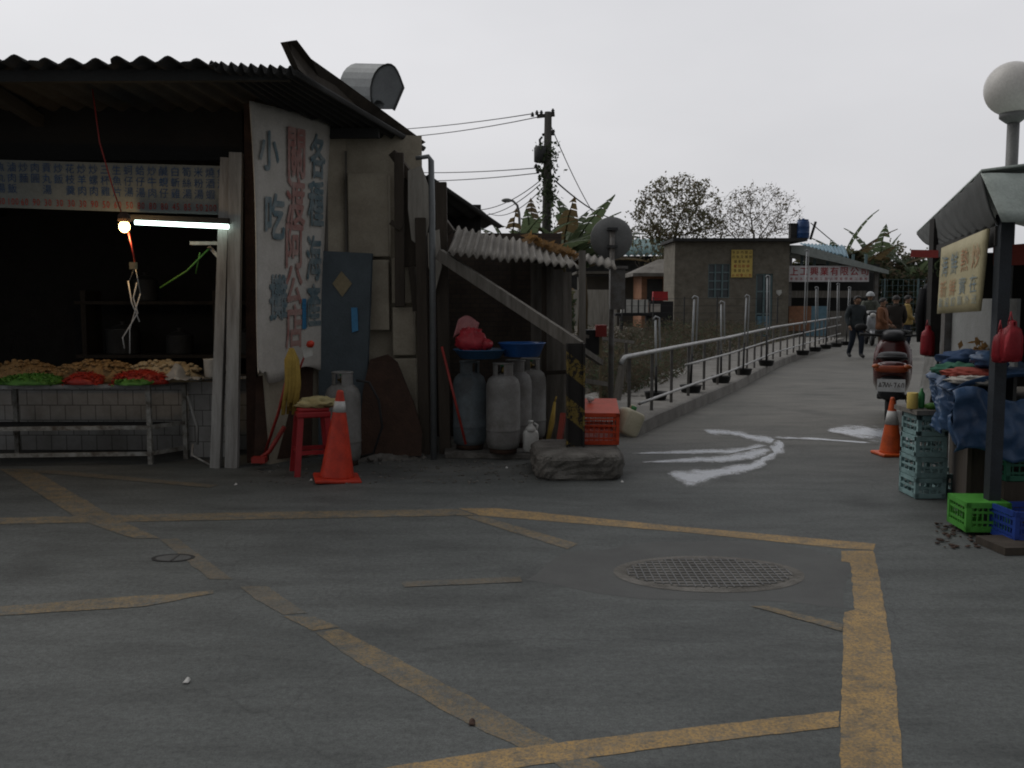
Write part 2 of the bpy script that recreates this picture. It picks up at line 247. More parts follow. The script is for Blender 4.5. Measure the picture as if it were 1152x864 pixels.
mk('jacket_dark', (.035, .045, .05), .9, bump=.2); mk('trousers_navy', (.018, .025, .04), .9); mk('jacket_brown', (.065, .04, .028), .9); mk('coat_black', (.028, .023, .019), .9); mk('jacket_yellow', (.40, .28, .09), .85); mk('jacket_camo', (.11, .12, .095), .9, c2=(.05, .055, .045), scale=12); mk('shoe_dark', (.015, .015, .016), .5); mk('shoe_white', (.6, .6, .58), .6); mk('sweater_rust', (.20, .085, .04), .9)
mk('scoot_maroon', (.06, .016, .014), .25, coat=.5, bump=0, c2=(.12, .013, .012)); mk('scoot_orange', (.45, .10, .015), .3, bump=0); mk('plastic_dark', (.025, .026, .028), .45, bump=.02); mk('seat_black', (.02, .02, .022), .55); mk('chrome', (.55, .55, .55), .2, metal=1, bump=0); mk('plate_white', (.62, .63, .62), .5, bump=0); mk('smoke_screen', (.24, .25, .245), .3, bump=0); mk('tail_red', (.40, .075, .02), .25, bump=0); mk('scoot_silver', (.3, .31, .32), .3, metal=.4, bump=0)
def make_translucent(n, k=.5):
    nt = M[n].node_tree; b = [x for x in nt.nodes if x.type == 'BSDF_PRINCIPLED'][0]; o = [x for x in nt.nodes if x.type == 'OUTPUT_MATERIAL'][0]
    src = b.inputs['Base Color'].links[0].from_socket; t = N(nt, 'ShaderNodeBsdfTranslucent'); m = N(nt, 'ShaderNodeMixShader'); m.inputs[0].default_value = k
    nt.links.new(src, t.inputs['Color']); nt.links.new(b.outputs[0], m.inputs[1]); nt.links.new(t.outputs[0], m.inputs[2]); nt.links.new(m.outputs[0], o.inputs[0])
for n_ in ('leaf_olive', 'leaf_brown', 'leaf_green', 'banana', 'banana_dry', 'scrub', 'weed_brown', 'dry_leaves'): make_translucent(n_)
M['stripes'] = stripe_mat('hazard_stripes')
M['bulb'] = emit('bulb_glow', (1, .62, .22), 14); M['tube'] = emit('tube_glow', (.78, 1, .92), 5)
def water_mat():
    m = mat('wet_film', (.20, .20, .195), .12, c2=(.11, .11, .105), scale=4, bump=.03, spec=.8); return m
M['wet'] = water_mat(); mk('foam', (.34, .34, .335), .35, c2=(.16, .16, .155), scale=9, spec=.7, bump=.05, contrast=.2)
mk('tile_metal', (.13, .13, .125), .5, metal=.3)

# ---------------------------------------------------------------- mesh builder
_font = {}
def glyph(ch, bold=0.0):
    key = (ch, bold)
    if key not in _font:
        c = bpy.data.curves.new('glyph', 'FONT'); c.body = ch; c.resolution_u = 2; c.size = 1; c.offset = bold
        o = bpy.data.objects.new('glyph', c); col.objects.link(o)
        me = bpy.data.meshes.new_from_object(o.evaluated_get(bpy.context.evaluated_depsgraph_get()))
        vs = [v.co.copy() for v in me.vertices]; fs = [tuple(p.vertices) for p in me.polygons]
        bpy.data.objects.remove(o); bpy.data.curves.remove(c); bpy.data.meshes.remove(me)
        if vs:
            x0 = min(v.x for v in vs); x1 = max(v.x for v in vs); y0 = min(v.y for v in vs); y1 = max(v.y for v in vs)
            cx, cy = (x0 + x1) / 2, (y0 + y1) / 2
            vs = [V((v.x - cx, v.y - cy)) for v in vs]
        _font[key] = (vs, fs)
    return _font[key]
class MB:
    def __init__(s): s.v = []; s.f = []; s.m = []; s.mi = 0; s.smooth = []; s.sm = False
    def add(s, vs, fs):
        b = len(s.v); s.v += [V(v) for v in vs]
        for f in fs: s.f.append(tuple(b + i for i in f)); s.m.append(s.mi); s.smooth.append(s.sm)
    def box(s, c, d, rot=None, taper=1.0):
        x, y, z = d[0] / 2, d[1] / 2, d[2] / 2; c = V(c); vs = []
        for k in (-1, 1):
            t = taper if k > 0 else 1
            for a, b in ((-1, -1), (1, -1), (1, 1), (-1, 1)):
                p = V((a * x * t, b * y * t, k * z))
                if rot is not None: p = rot @ p
                vs.append(c + p)
        s.add(vs, [(3, 2, 1, 0), (4, 5, 6, 7), (0, 1, 5, 4), (1, 2, 6, 5), (2, 3, 7, 6), (3, 0, 4, 7)])
    def bar(s, a, b, wd, ht, up=(0, 0, 1)):
        a, b = V(a), V(b); d = (b - a).normalized(); u = V(up)
        if abs(d.dot(u)) > .98: u = V((0, 1, 0))
        x = d.cross(u).normalized(); y = x.cross(d).normalized(); vs = []
        for p in (a, b):
            for i, j in ((-1, -1), (1, -1), (1, 1), (-1, 1)): vs.append(p + x * wd / 2 * i + y * ht / 2 * j)
        s.add(vs, [(3, 2, 1, 0), (4, 5, 6, 7), (0, 1, 5, 4), (1, 2, 6, 5), (2, 3, 7, 6), (3, 0, 4, 7)])
    def tube(s, pts, r, n=8, cap=True):
        pts = [V(p) for p in pts]; rs = r if isinstance(r, (list, tuple)) else [r] * len(pts); vs = []
        prev = None
        for i, p in enumerate(pts):
            d = (pts[min(i + 1, len(pts) - 1)] - pts[max(i - 1, 0)])
            d = d.normalized() if d.length > 1e-9 else V((0, 0, 1))
            if prev is None: prev = d.orthogonal().normalized()
            x = (prev - d * prev.dot(d)); x = x.normalized() if x.length > 1e-6 else d.orthogonal().normalized(); prev = x; y = d.cross(x)
            for k in range(n): vs.append(p + (x * math.cos(2 * PI * k / n) + y * math.sin(2 * PI * k / n)) * rs[i])
        fs = [(i * n + k, i * n + (k + 1) % n, (i + 1) * n + (k + 1) % n, (i + 1) * n + k) for i in range(len(pts) - 1) for k in range(n)]
        if cap: fs += [tuple(range(n - 1, -1, -1)), tuple(range((len(pts) - 1) * n, len(pts) * n))]
        q = s.sm; s.sm = True; s.add(vs, fs); s.sm = q
    def lathe(s, prof, c=(0, 0, 0), n=24, ax=None, sx=1, sy=1):
        c = V(c); vs = []; rot = V((0, 0, 1)).rotation_difference(V(ax)) if ax is not None else None
        for r, z in prof:
            for k in range(n):
                p = V((max(r, 1e-4) * sx * math.cos(2 * PI * k / n), max(r, 1e-4) * sy * math.sin(2 * PI * k / n), z))
                if rot: p = rot @ p
                vs.append(c + p)
        fs = [(i * n + k, i * n + (k + 1) % n, (i + 1) * n + (k + 1) % n, (i + 1) * n + k) for i in range(len(prof) - 1) for k in range(n)]
        if prof[0][0] > .002: fs.append(tuple(range(n - 1, -1, -1)))
        if prof[-1][0] > .002: fs.append(tuple(range((len(prof) - 1) * n, len(prof) * n)))
        q = s.sm; s.sm = True; s.add(vs, fs); s.sm = q
    def prism(s, poly, ext):
        poly = [V(p) for p in poly]; ext = V(ext); n = len(poly)
        s.add(poly + [p + ext for p in poly], [tuple(range(n - 1, -1, -1)), tuple(range(n, 2 * n))] + [(i, (i + 1) % n, n + (i + 1) % n, n + i) for i in range(n)])
    def poly(s, pts): s.add(pts, [tuple(range(len(pts)))])
    def sheet(s, fn, nu, nv, t=None, smooth=True):
        vs = [fn(i / nu, j / nv) for j in range(nv + 1) for i in range(nu + 1)]; k = nu + 1
        fs = [(j * k + i, j * k + i + 1, (j + 1) * k + i + 1, (j + 1) * k + i) for j in range(nv) for i in range(nu)]
        q = s.sm; s.sm = smooth
        if t is None: s.add(vs, fs)
        else:
            n = len(vs); t = V(t); fs2 = [tuple(n + a for a in reversed(f)) for f in fs]
            rim = [j for j in range(nu + 1)] + [j * k + nu for j in range(1, nv + 1)] + [nv * k + i for i in range(nu - 1, -1, -1)] + [j * k for j in range(nv - 1, 0, -1)]
            fs3 = [(rim[(i + 1) % len(rim)], rim[i], n + rim[i], n + rim[(i + 1) % len(rim)]) for i in range(len(rim))]
            s.add(vs + [V(v) + t for v in vs], fs + fs2 + fs3)
        s.sm = q
    def ball(s, c, r, nu=16, nv=10, bump=0, fq=3, seed=0):
        c = V(c); r = V(r) if not isinstance(r, (int, float)) else V((r, r, r)); vs = []; 
        for j in range(nv + 1):
            for i in range(nu):
                a, b = 2 * PI * i / nu, PI * j / nv
                p = V((math.cos(a) * math.sin(b), math.sin(a) * math.sin(b), math.cos(b)))
                k = 1 + bump * mnoise.noise(p * fq + V((seed, seed * 1.7, 0)))
                vs.append(c + V((p.x * r.x, p.y * r.y, p.z * r.z)) * k)
        fs = [(j * nu + i, (j + 1) * nu + i, (j + 1) * nu + (i + 1) % nu, j * nu + (i + 1) % nu) for j in range(nv) for i in range(nu)]
        q = s.sm; s.sm = True; s.add(vs, fs); s.sm = q
    def loft(s, secs, n=16, e=.6):
        """secs: (centre, width, height) rings in the xz plane strung along y"""
        vs = []
        for c, wd, ht in secs:
            for k in range(n):
                a = 2 * PI * k / n; ca, sa = math.cos(a), math.sin(a)
                vs.append(V(c) + V((math.copysign(abs(ca) ** e, ca) * wd / 2, 0, math.copysign(abs(sa) ** e, sa) * ht / 2)))
        fs = [(i * n + k, (i + 1) * n + k, (i + 1) * n + (k + 1) % n, i * n + (k + 1) % n) for i in range(len(secs) - 1) for k in range(n)]
        fs += [tuple(range(n)), tuple(range(len(secs) * n - 1, (len(secs) - 1) * n - 1, -1))]
        q = s.sm; s.sm = True; s.add(vs, fs); s.sm = q
    def glyph(s, ch, c, ux, uy, h, w=None, bold=0.0):
        vs, fs = glyph(ch)
        if not vs: return
        c, ux, uy = V(c), V(ux), V(uy); nn = ux.cross(uy).normalized()
        for k, (a, b) in enumerate(((0, 0), (1, 0), (-1, 0), (0, 1), (0, -1), (.7, .7), (-.7, .7)) if bold else ((0, 0),)):
            s.add([c + ux * (v.x + a * bold) * (w or h) + uy * (v.y + b * bold) * h + nn * .0004 * k for v in vs], fs)
    def build(s, name, m, parent=None, local=False, bevel=0):
        me = bpy.data.meshes.new(name); o = bpy.data.objects.new(name, me); col.objects.link(o)
        off = V((0, 0, 0))
        if parent is not None:
            o.parent = parent
            if not local:
                q = parent
                while q: off += V(q.location); q = q.parent
        elif not local and s.v:
            xs = [v.x for v in s.v]; ys = [v.y for v in s.v]; zs = [v.z for v in s.v]
            off = V(((min(xs) + max(xs)) / 2, (min(ys) + max(ys)) / 2, min(zs))); o.location = off
        me.from_pydata([v - off for v in s.v], [], s.f)
        ms = m if isinstance(m, (list, tuple)) else [m]
        for k in ms: me.materials.append(M[k] if isinstance(k, str) else k)
        for i, p in enumerate(me.polygons): p.material_index = min(s.m[i], len(ms) - 1); p.use_smooth = s.smooth[i]
        bm = bmesh.new(); bm.from_mesh(me)
        if len(bm.verts) < 60000: bmesh.ops.recalc_face_normals(bm, faces=bm.faces)
        bm.to_mesh(me); bm.free()
        if bevel:
            b = o.modifiers.new('bevel', 'BEVEL'); b.width = bevel; b.segments = 2; b.limit_method = 'ANGLE'
        return o
def tag(o, label, cat, group=None, kind=None):
    o['label'] = label; o['category'] = cat
    if group: o['group'] = group
    if kind: o['kind'] = kind
    return o
def thing(name, label, cat, loc=(0, 0, 0), rz=0, group=None):
    o = bpy.data.objects.new(name, None); col.objects.link(o); o.empty_display_size = .1; o.location = loc; o.rotation_euler = (0, 0, rz)
    return tag(o, label, cat, group)
def setting(o, label=None, cat=None):
    o['kind'] = 'structure'; o['label'] = label or o.name; o['category'] = cat or o.name; return o
def copy_tree(o, parent=None):
    c = o.copy(); col.objects.link(c); c.parent = parent
    for ch in [x for x in col.objects if x.parent == o]: copy_tree(ch, c)
    return c
def put(o, loc, rz=0, label=None, tilt=(0, 0)):
    o.location = loc; o.rotation_euler = (tilt[0], tilt[1], rz)
    if label: o['label'] = label
    return o
def catenary(a, b, sag, n=16):
    a, b = V(a), V(b); return [a.lerp(b, i / n) - V((0, 0, sag * 4 * (i / n) * (1 - i / n))) for i in range(n + 1)]
def corr(mb, p00, p10, p11, p01, waves, amp, seg=8, nv=6, t=.012, jag=0, sag=0):
    """corrugated sheet: waves run across u, furrows along v"""
    p00, p10, p11, p01 = map(V, (p00, p10, p11, p01)); nrm = (p10 - p00).cross(p01 - p00).normalized()
    if nrm.z < 0: nrm = -nrm
    rnd = [random.uniform(-1, 1) for _ in range(waves + 2)]
    def fn(u, v):
        k = rnd[int(u * waves / 3)] * jag
        vv = v if v > 0 else -k
        p = p00.lerp(p10, u).lerp(p01.lerp(p11, u), vv)
        return p + nrm * (amp * math.sin(2 * PI * waves * u) + jag * .25 * rnd[int(u * waves / 4)] - sag * math.sin(PI * v))
    mb.sheet(fn, waves * seg, nv, nrm * -t)

# ================================================================ SETTING: ground, road markings
mb = MB(); mb.poly([(-300, -20, 0), (300, -20, 0), (300, 600, 0), (-300, 600, 0)])
setting(mb.build('ground', 'asphalt'), 'grey worn asphalt of the junction and lane', 'ground')
_mz = [0]
def marking(pix, m, z=.0016, name='road_marking'):
    _mz[0] += 1; z += .00012 * _mz[0]
    pp = [G(x, y) for x, y in pix]; dense = []; n_ = len(pp)
    for i in range(n_):
        a, b = pp[i], pp[(i + 1) % n_]; c = max(1, int((b - a).length / .03))
        for k in range(c): p = a.lerp(b, k / c); q = mnoise.noise(p * 9) * .006 + mnoise.noise(p * 60) * .006; q2 = mnoise.noise(p * 9 + V((7, 7, 0))) * .006 + mnoise.noise(p * 60 + V((3, 9, 0))) * .006; dense.append(p + V((q, q2, z)))
    mb = MB(); mb.poly(dense); return setting(mb.build(name, m), 'faded yellow junction box line painted on the asphalt', 'road marking')
marking([(516, 572), (560, 572), (760, 592), (985, 612), (983, 619), (946, 617), (760, 598), (540, 580)], 'paint')
marking([(946, 620), (983, 620), (990, 655), (994, 676), (1002, 725), (1008, 773), (1016, 864), (1030, 985), (935, 985), (945, 864), (948, 737), (949, 689), (961, 686), (957, 633), (947, 632)], 'paint')
marking([(420, 866), (560, 844), (740, 823), (945, 800), (944, 818), (740, 842), (560, 867), (350, 905), (300, 905)], 'paint')
marking([(383, 708), (453, 744), (599, 822), (680, 863), (740, 900), (680, 900), (625, 860), (521, 812), (401, 744), (355, 712)], 'paint_worn', .0011)
marking([(320, 694), (350, 693), (382, 706), (352, 710)], 'paint_worn')
marking([(270, 660), (300, 660), (318, 672), (345, 690), (318, 692), (290, 676)], 'paint_faint')
marking([(0, 528), (36, 528), (136, 586), (180, 606), (150, 606), (92, 586)], 'paint_worn')
marking([(180, 607), (200, 606), (262, 652), (236, 652)], 'paint_faint', .0011)
marking([(-200, 594), (-200, 586), (0, 583), (260, 577), (514, 573), (536, 580), (260, 585), (0, 590)], 'paint_worn')
marking([(-200, 700), (-200, 690), (0, 683), (150, 671), (200, 669), (240, 664), (240, 668), (160, 683), (0, 693)], 'paint_worn')
marking([(520, 581), (543, 581), (650, 612), (638, 618)], 'paint_worn', .0011)
marking([(452, 655), (585, 649), (588, 655), (455, 661)], 'paint_faint')
marking([(844, 682), (862, 682), (948, 703), (948, 711)], 'paint_worn')
marking([(20, 530), (60, 529), (245, 546), (235, 549)], 'paint_faint')
# resurfaced patch and manhole
mk('patch_asphalt', (.105, .108, .104), .75, c2=(.07, .072, .07), scale=2.5, bump=.4, fine=140)
def blob(c, rx, ry, z, n=40, wob=.08, seed=0):
    return [V((c.x + rx * math.cos(a) * (1 + wob * mnoise.noise(V((math.cos(a) * 2 + seed, math.sin(a) * 2, 0)))), c.y + ry * math.sin(a) * (1 + wob * mnoise.noise(V((math.cos(a) * 2, math.sin(a) * 2 + seed, 3)))), z)) for a in [2 * PI * k / n for k in range(n)]]
mc = G(797, 645)
mb = MB(); mb.poly([G(*p) + V((0, 0, .002)) for p in [(590, 652), (640, 622), (700, 612), (800, 608), (900, 618), (956, 634), (960, 684), (900, 676), (820, 676), (720, 670), (650, 660)]])

pp = [G(*p) for p in [(590, 652), (640, 622), (700, 612), (800, 608), (900, 618), (956, 634), (958, 684), (900, 676), (820, 676), (720, 670), (650, 660)]]
dense = []
for i_ in range(len(pp)):
    for k_ in range(10): p_ = pp[i_].lerp(pp[(i_ + 1) % len(pp)], k_ / 10); dense.append(p_ + V((.12 * mnoise.noise(p_ * 2), .12 * mnoise.noise(p_ * 2 + V((5, 5, 0))), .0007)))
mb = MB(); mb.poly(dense)
setting(mb.build('road_patch', 'patch_asphalt'), 'darker asphalt patch round the manhole', 'road patch')
t = thing('manhole_cover', 'worn oval iron manhole cover with a square grid, set in the asphalt', 'manhole cover', mc)
mb = MB(); ring = blob(mc, .52, .35, .0025, 48, .02); inn = blob(mc, .46, .295, .0055, 48, 0)
mb.add(ring + inn, [(i, (i + 1) % 48, 48 + (i + 1) % 48, 48 + i) for i in range(48)]); mb.build('ring', 'concrete_dark', t)
mb = MB(); mb.poly(blob(mc, .458, .293, .0045, 48, 0)); mb.build('plate', 'concrete_dark', t)
mb = MB()
for i in range(-11, 12):
    x = i * .04; k = 1 - (x / .45) ** 2
    if k > 0: mb.box((mc.x + x, mc.y, .0062), (.007, 2 * .28 * math.sqrt(k), .006))
for j in range(-5, 6):
    y = j * .05; k = 1 - (y / .285) ** 2
    if k > 0: mb.box((mc.x, mc.y + y, .006), (2 * .44 * math.sqrt(k), .009, .0052))
mb.build('grid', 'tile_metal', t)
# wet streaks
WA = []      # film thickness of each water vertex: 0 at the rim, 1 along the middle
def ribbon(mb, pts, z):
    pp = [(G(x, y), wd * 2.1) for x, y, wd in pts]; full = []
    for i in range(len(pp) - 1):
        for k in range(10): u = k / 10; full.append((pp[i][0].lerp(pp[i + 1][0], u), pp[i][1] * (1 - u) + pp[i + 1][1] * u))
    full.append(pp[-1]); rows = 9; vs = []
    for i, (p, wd) in enumerate(full):
        n = V((.12, 1, 0)); end = min(1, i / 4, (len(full) - 1 - i) / 4)
        for j in range(rows):
            k = j / (rows - 1) * 2 - 1; vs.append(p + n * wd / 2 * k + V((.02 * mnoise.noise(p * 8 + V((0, k, 0))), 0, z))); WA.append((1 - abs(k)) * (.25 + .75 * end))
    mb.add(vs, [(i * rows + j, (i + 1) * rows + j, (i + 1) * rows + j + 1, i * rows + j + 1) for i in range(len(full) - 1) for j in range(rows - 1)])
mb = MB()
ribbon(mb, [(791, 484, .12), (803, 486, .3), (820, 486, .22), (838, 490, .34), (858, 494, .4), (874, 497, .5), (880, 499, .3)], .0013)
ribbon(mb, [(880, 497, .2), (877, 502, .4), (869, 508, .34), (861, 514, .3), (857, 520, .26), (845, 525, .22), (828, 528, .3), (812, 530, .24), (792, 535, .42), (770, 537, .44), (750, 533, .1)], .0016)
ribbon(mb, [(711, 510, .04), (760, 509, .12), (800, 508, .16), (838, 508, .3), (864, 502, .3)], .0019)
ribbon(mb, [(722, 520, .04), (770, 518, .14), (820, 516, .24), (848, 511, .3), (868, 505, .2)], .0022)
ribbon(mb, [(868, 492, .12), (920, 494, .1), (988, 499, .07)], .0025)
ribbon(mb, [(930, 485, .05), (950, 486, .5), (972, 487, .8), (995, 488, .85), (1018, 489, .6), (1034, 489, .1)], .0028)
wo_ = mb.build('water', 'soapy'); at_ = wo_.data.attributes.new('film', 'FLOAT', 'POINT'); at_.data.foreach_set('value', WA)
setting(wo_, 'pale soapy water with sky sheen in its colour, running across the lane', 'water')

# ================================================================ LEFT SHOP
def roofz(Y): return 3.42 - .13 * (Y - 7.5)
def verge(Y): return -1.74 + .335 * (Y - 7.5)
shop = thing('food_shop', 'dark open-fronted food shop shack under a corrugated roof at the left', 'shop', (-3.2, 9, 0))
mb = MB()
pl = [P(300, 336, 8.62), P(366, 336, 9.3), P(392, 336, 9.5), P(476, 336, 9.62)]
for a, b in zip(pl[:-1], pl[1:]):
    a = V((a.x, a.y, 0)); b = V((b.x, b.y, 0)); nn = V((-(b - a).y, (b - a).x, 0)).normalized() * .12
    ta, tb = roofz(a.y) - .05, roofz(b.y) - .05
    mb.add([a, b, b + V((0, 0, tb)), a + V((0, 0, ta)), a + nn, b + nn, b + nn + V((0, 0, tb)), a + nn + V((0, 0, ta))], [(0, 1, 2, 3), (7, 6, 5, 4), (0, 3, 7, 4), (1, 5, 6, 2), (3, 2, 6, 7), (0, 4, 5, 1)])
mb.build('side_wall', 'cream_wall', shop)
mb = MB(); mb.box((-4.6, 12.5, 1.35), (8.4, .1, 2.7)); mb.box((-8.2, 10.3, 1.6), (.1, 4.3, 3.2)); mb.box((-1.45, 11.0, 1.45), (.1, 2.7, 2.9)); mb.build('back_wall', 'near_black', shop)  # near-black walls carry the darkness of the room in their colour
mb = MB(); mb.box((-5.2, 8.74, (2.72 + roofz(8.7)) / 2 - .03), (5.6, .06, roofz(8.7) - 2.72 - .08)); mb.build('header', 'shade_black', shop)  # black board standing in for the dark void under the roof
mb = MB(); corr(mb, (-8.3, 7.5, 3.36), P(238, 66, 7.5), V((verge(12.6) - 1.0, 12.6, roofz(12.6))), (-8.3, 12.6, roofz(12.6) - .02), 31, .026, nv=8, jag=.012)
corr(mb, P(233, 71, 7.55), P(333, 78, 7.55), V((verge(10.1) - .02, 10.1, roofz(10.1) - .02)), V((verge(10.1) - 1.0, 10.1, roofz(10.1) - .01)), 9, .034, nv=6, jag=.01)
corr(mb, V((verge(10.0) - 1.4, 10.0, 3.0)), P(482, 196, 9.9), P(566, 254, 13.2), V((-2.2, 13.2, 2.45)), 10, .025)
mb.build('roof', 'roof_dark', shop)
mb = MB(); mb.prism([P(322, 47, 7.45), P(334, 45, 7.45), P(350, 66, 7.75), P(384, 90, 8.35), P(479, 160, 10.05), P(466, 168, 10.05), P(366, 104, 8.35), P(336, 78, 7.6)], (-.05, .02, 0)); mb.build('verge_board', 'wood_dark', shop)
mb = MB()
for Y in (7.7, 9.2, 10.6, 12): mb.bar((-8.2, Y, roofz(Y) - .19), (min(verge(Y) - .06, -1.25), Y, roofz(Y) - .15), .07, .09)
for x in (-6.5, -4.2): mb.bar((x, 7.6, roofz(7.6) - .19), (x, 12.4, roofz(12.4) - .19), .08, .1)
mb.build('rafter', 'shade_roof', shop)  # shade under the roof is put into the rafter colour
a, b = P(262, 176, 8.5), P(254, 527, 8.47)
mb = MB(); mb.bar(P(255, 178, 8.55), G(243, 526), .085, .09); mb.bar(P(266, 172, 8.5), G(261, 526), .11, .07); mb.build('corner_post', 'plank_white', shop)
mb = MB(); mb.box((-4.6, 9.5, .36), (4.2, .1, .72)); mb.box((-4.6, 9.45, .735), (4.2, .26, .03)); mb.build('tiled_counter', 'tiles', shop)
mb = MB(); a = P(212, 430, 9.0); mb.box((a.x + .17, 9.05, .36), (.36, .08, .72)); mb.build('tiled_pier', 'tiles', shop)
# masonry blocks and rubble posts at the junction of shop and shed
mb = MB()
for (x0, y0, x1, y1) in [(392, 196, 440, 290), (394, 292, 440, 372), (442, 345, 468, 400), (443, 402, 470, 468), (441, 290, 466, 342)]:
    a, b = P(x0, y0, 9.5), P(x1, y1, 9.5); mb.box(((a.x + b.x) / 2, 9.46 + .02 * random.random(), (a.z + b.z) / 2), (b.x - a.x - .01, .14, a.z - b.z - .012))
mb.build('block_course', 'cream_wall', shop, bevel=.012)
mb = MB()
for (x0, y0, x1, y1, Y, wd) in [(449, 172, 450, 345, 9.3, .09), (473, 245, 478, 512, 9.2, .1), (496, 205, 501, 514, 9.25, .11), (463, 300, 468, 350, 9.35, .06), (484, 330, 488, 512, 9.3, .07), (460, 200, 462, 300, 9.4, .12)]:
    mb.bar(P(x0, y0, Y), P(x1, y1, Y), wd, .07)
mb.bar(P(442, 172, 9.4), P(508, 262, 9.3), .1, .08); mb.bar(P(440, 250, 9.3), P(452, 258, 9.3), .12, .05)
mb.build('timber', 'wood_dark', shop, bevel=.006)
mb = MB(); mb.prism([P(459, 192, 9.22), P(474, 186, 9.22), P(482, 210, 9.22), P(483, 250, 9.22), P(476, 280, 9.22), P(463, 270, 9.22), P(459, 235, 9.22)], (0, .04, 0))
mb.prism([P(481, 262, 9.15), P(494, 258, 9.15), P(497, 300, 9.15), P(489, 330, 9.15), P(482, 300, 9.15)], (0, .04, 0))
mb.build('plaster_patch', 'wood_pale', shop)
mb = MB(); mb.tube([P(468, 178, 9.02), P(482, 176, 9.0), P(485, 181, 9.0), P(486, 240, 9.0), G(488, 517)], [.02, .022, .028, .03, .03], 10); mb.build('pipe_post', 'galv', shop)
mb = MB(); mb.bar(P(366, 160, 9.28), P(367, 420, 9.28), .04, .03); mb.bar(P(389, 170, 9.45), P(390, 285, 9.45), .02, .02); mb.build('batten', 'wood_grey', shop)
mb = MB(); mb.bar(P(281, 110, 8.5), G(284, 520), .09, .05); mb.prism([P(288, 424, 8.6), P(352, 410, 9.1), P(350, 512, 9.0), P(286, 520, 8.5)], (0, .03, 0)); mb.build('gap_board', 'rust', shop)  # dark bar stands in for the shaded gap; brown board below the banner
# vent cowl on the roof
t = thing('roof_vent', 'grey metal extractor cowl curving over the roof edge of the shop', 'vent', P(410, 120, 9.0))
prof = [(419, 118), (417, 108), (417, 98), (419, 89), (422, 82), (426, 77), (431, 73.5), (436, 72), (440, 72.5), (444, 75.5), (447, 80), (450, 87), (454, 98), (443, 123), (432, 123), (433, 118), (429, 114), (424, 113)]
mb = MB(); mb.prism([P(x, y, 9.0) for x, y in prof], P(384, 100, 9.35) - P(420, 102, 9.0)); o = mb.build('cowl', 'galv', t, bevel=.006)
mb = MB(); mb.bar(P(454, 98, 8.98), P(443, 124, 8.98), .03, .02); mb.tube([P(x, y, 8.985) for x, y in prof[:13]], .008, 6); mb.build('rim', 'iron', t)

# hanging menu board
t = thing('menu_board', 'long pale menu board with blue dish names and red prices over the shop opening', 'menu board', P(120, 240, 8.6))
a, b = P(-90, 182, 8.62), P(257, 241, 8.62); z1, z0 = P(0, 181, 8.6).z, P(0, 237, 8.6).z; z1r, z0r = P(257, 187, 8.6).z, P(257, 242, 8.6).z
x0, x1 = P(-90, 200, 8.6).x, P(258, 200, 8.6).x
mb = MB(); mb.prism([(x0, 8.6, z0 + .05), (x1, 8.6, z0r), (x1, 8.6, z1r), (x0, 8.6, z1 + .03)], (0, .03, 0)); mb.build('panel', 'menu_board', t)
dishes = ['炒米粉', '炒海瓜子', '蚵仔煎', '炒青菜', '炒花枝', '蝦仁湯', '魚丸湯', '滷肉飯', '炒麵', '肉圓', '貢丸湯', '炒飯', '花枝羹', '炒羊肉', '炒螺肉', '三杯雞', '生魚片', '蚵仔湯', '蛤仔湯', '炒牛肉', '鹹蜆仔', '白斬雞', '筍絲湯', '米粉湯', '燒酒蝦', '魚湯']
prices = '50 80 60 50 100 50 40 100 60 90 30 30 30 30 90 50 60 50 80 80 80 45 85 50 200 60'.split()
mb = MB(); mr_ = MB(); fr = 8.594
for i in range(26):
    px = -84 + i * 13.1; u = (px + 90) / 348; za = (z1 + .03) * (1 - u) + z1r * u; zb = (z0 + .05) * (1 - u) + z0r * u; x = P(px + 6, 200, 8.6).x
    d = dishes[i % len(dishes)]; hh = (za - zb - .1) / 4
    for k, ch in enumerate(d): mb.glyph(ch, (x, fr, za - .015 - hh * (k + .5) * (4 / max(len(d), 3.4))), (1, 0, 0), (0, 0, 1), min(hh * 1.12, .115), .085)
    for k, ch in enumerate(prices[i]): mr_.glyph(ch, (x + (k - (len(prices[i]) - 1) / 2) * .036, fr, zb + .055), (1, 0, 0), (0, 0, 1), .085, .06)
mb.build('dish_lettering', 'menu_blue', t); mr_.build('price_lettering', 'menu_red', t)

# vertical banner
def BN(u, v, off=0):     # u 0..1 left to right, v 0..1 top to bottom
    tl, tr, br_, bl = P(277, 114, 8.3), P(366, 137, 9.2), P(359, 414, 9.17), P(289, 428, 8.32)
    p = tl.lerp(tr, u).lerp(bl.lerp(br_, u), v); n = V((tr.y - tl.y, -(tr.x - tl.x), 0)).normalized()
    return p + n * (off + .02 * math.sin(v * 5 + u * 2) * (1 if v < .96 else 1))
t = thing('shop_banner', 'tall weathered white banner with brushed blue and red characters on the shop corner', 'banner', BN(.5, 1))
def bn_edge(u, v):
    vv = v
    if v > .99: vv = 1 + .02 * math.sin(u * 7) - (.04 if u < .12 else 0)
    return BN(u, vv, .045)
mb = MB(); mb.sheet(bn_edge, 14, 40, (-.012, .008, 0)); mb.build('cloth', 'banner', t)
ux = (BN(1, .5) - BN(0, .5)); uw = ux.length; ux.normalize(); uz = (BN(.5, 0) - BN(.5, 1)).normalized()
mb = MB(); mr_ = MB()
for ch, u, v, h, wd in [('小', .18, .165, .36, .27), ('吃', .24, .40, .42, .29), ('攤', .3, .70, .42, .26), ('各', .83, .15, .42, .24), ('種', .83, .335, .44, .25), ('海', .83, .55, .44, .24), ('產', .83, .74, .42, .24)]:
    mb.glyph(ch, BN(u, v, .055), ux, uz, h, wd, .026)
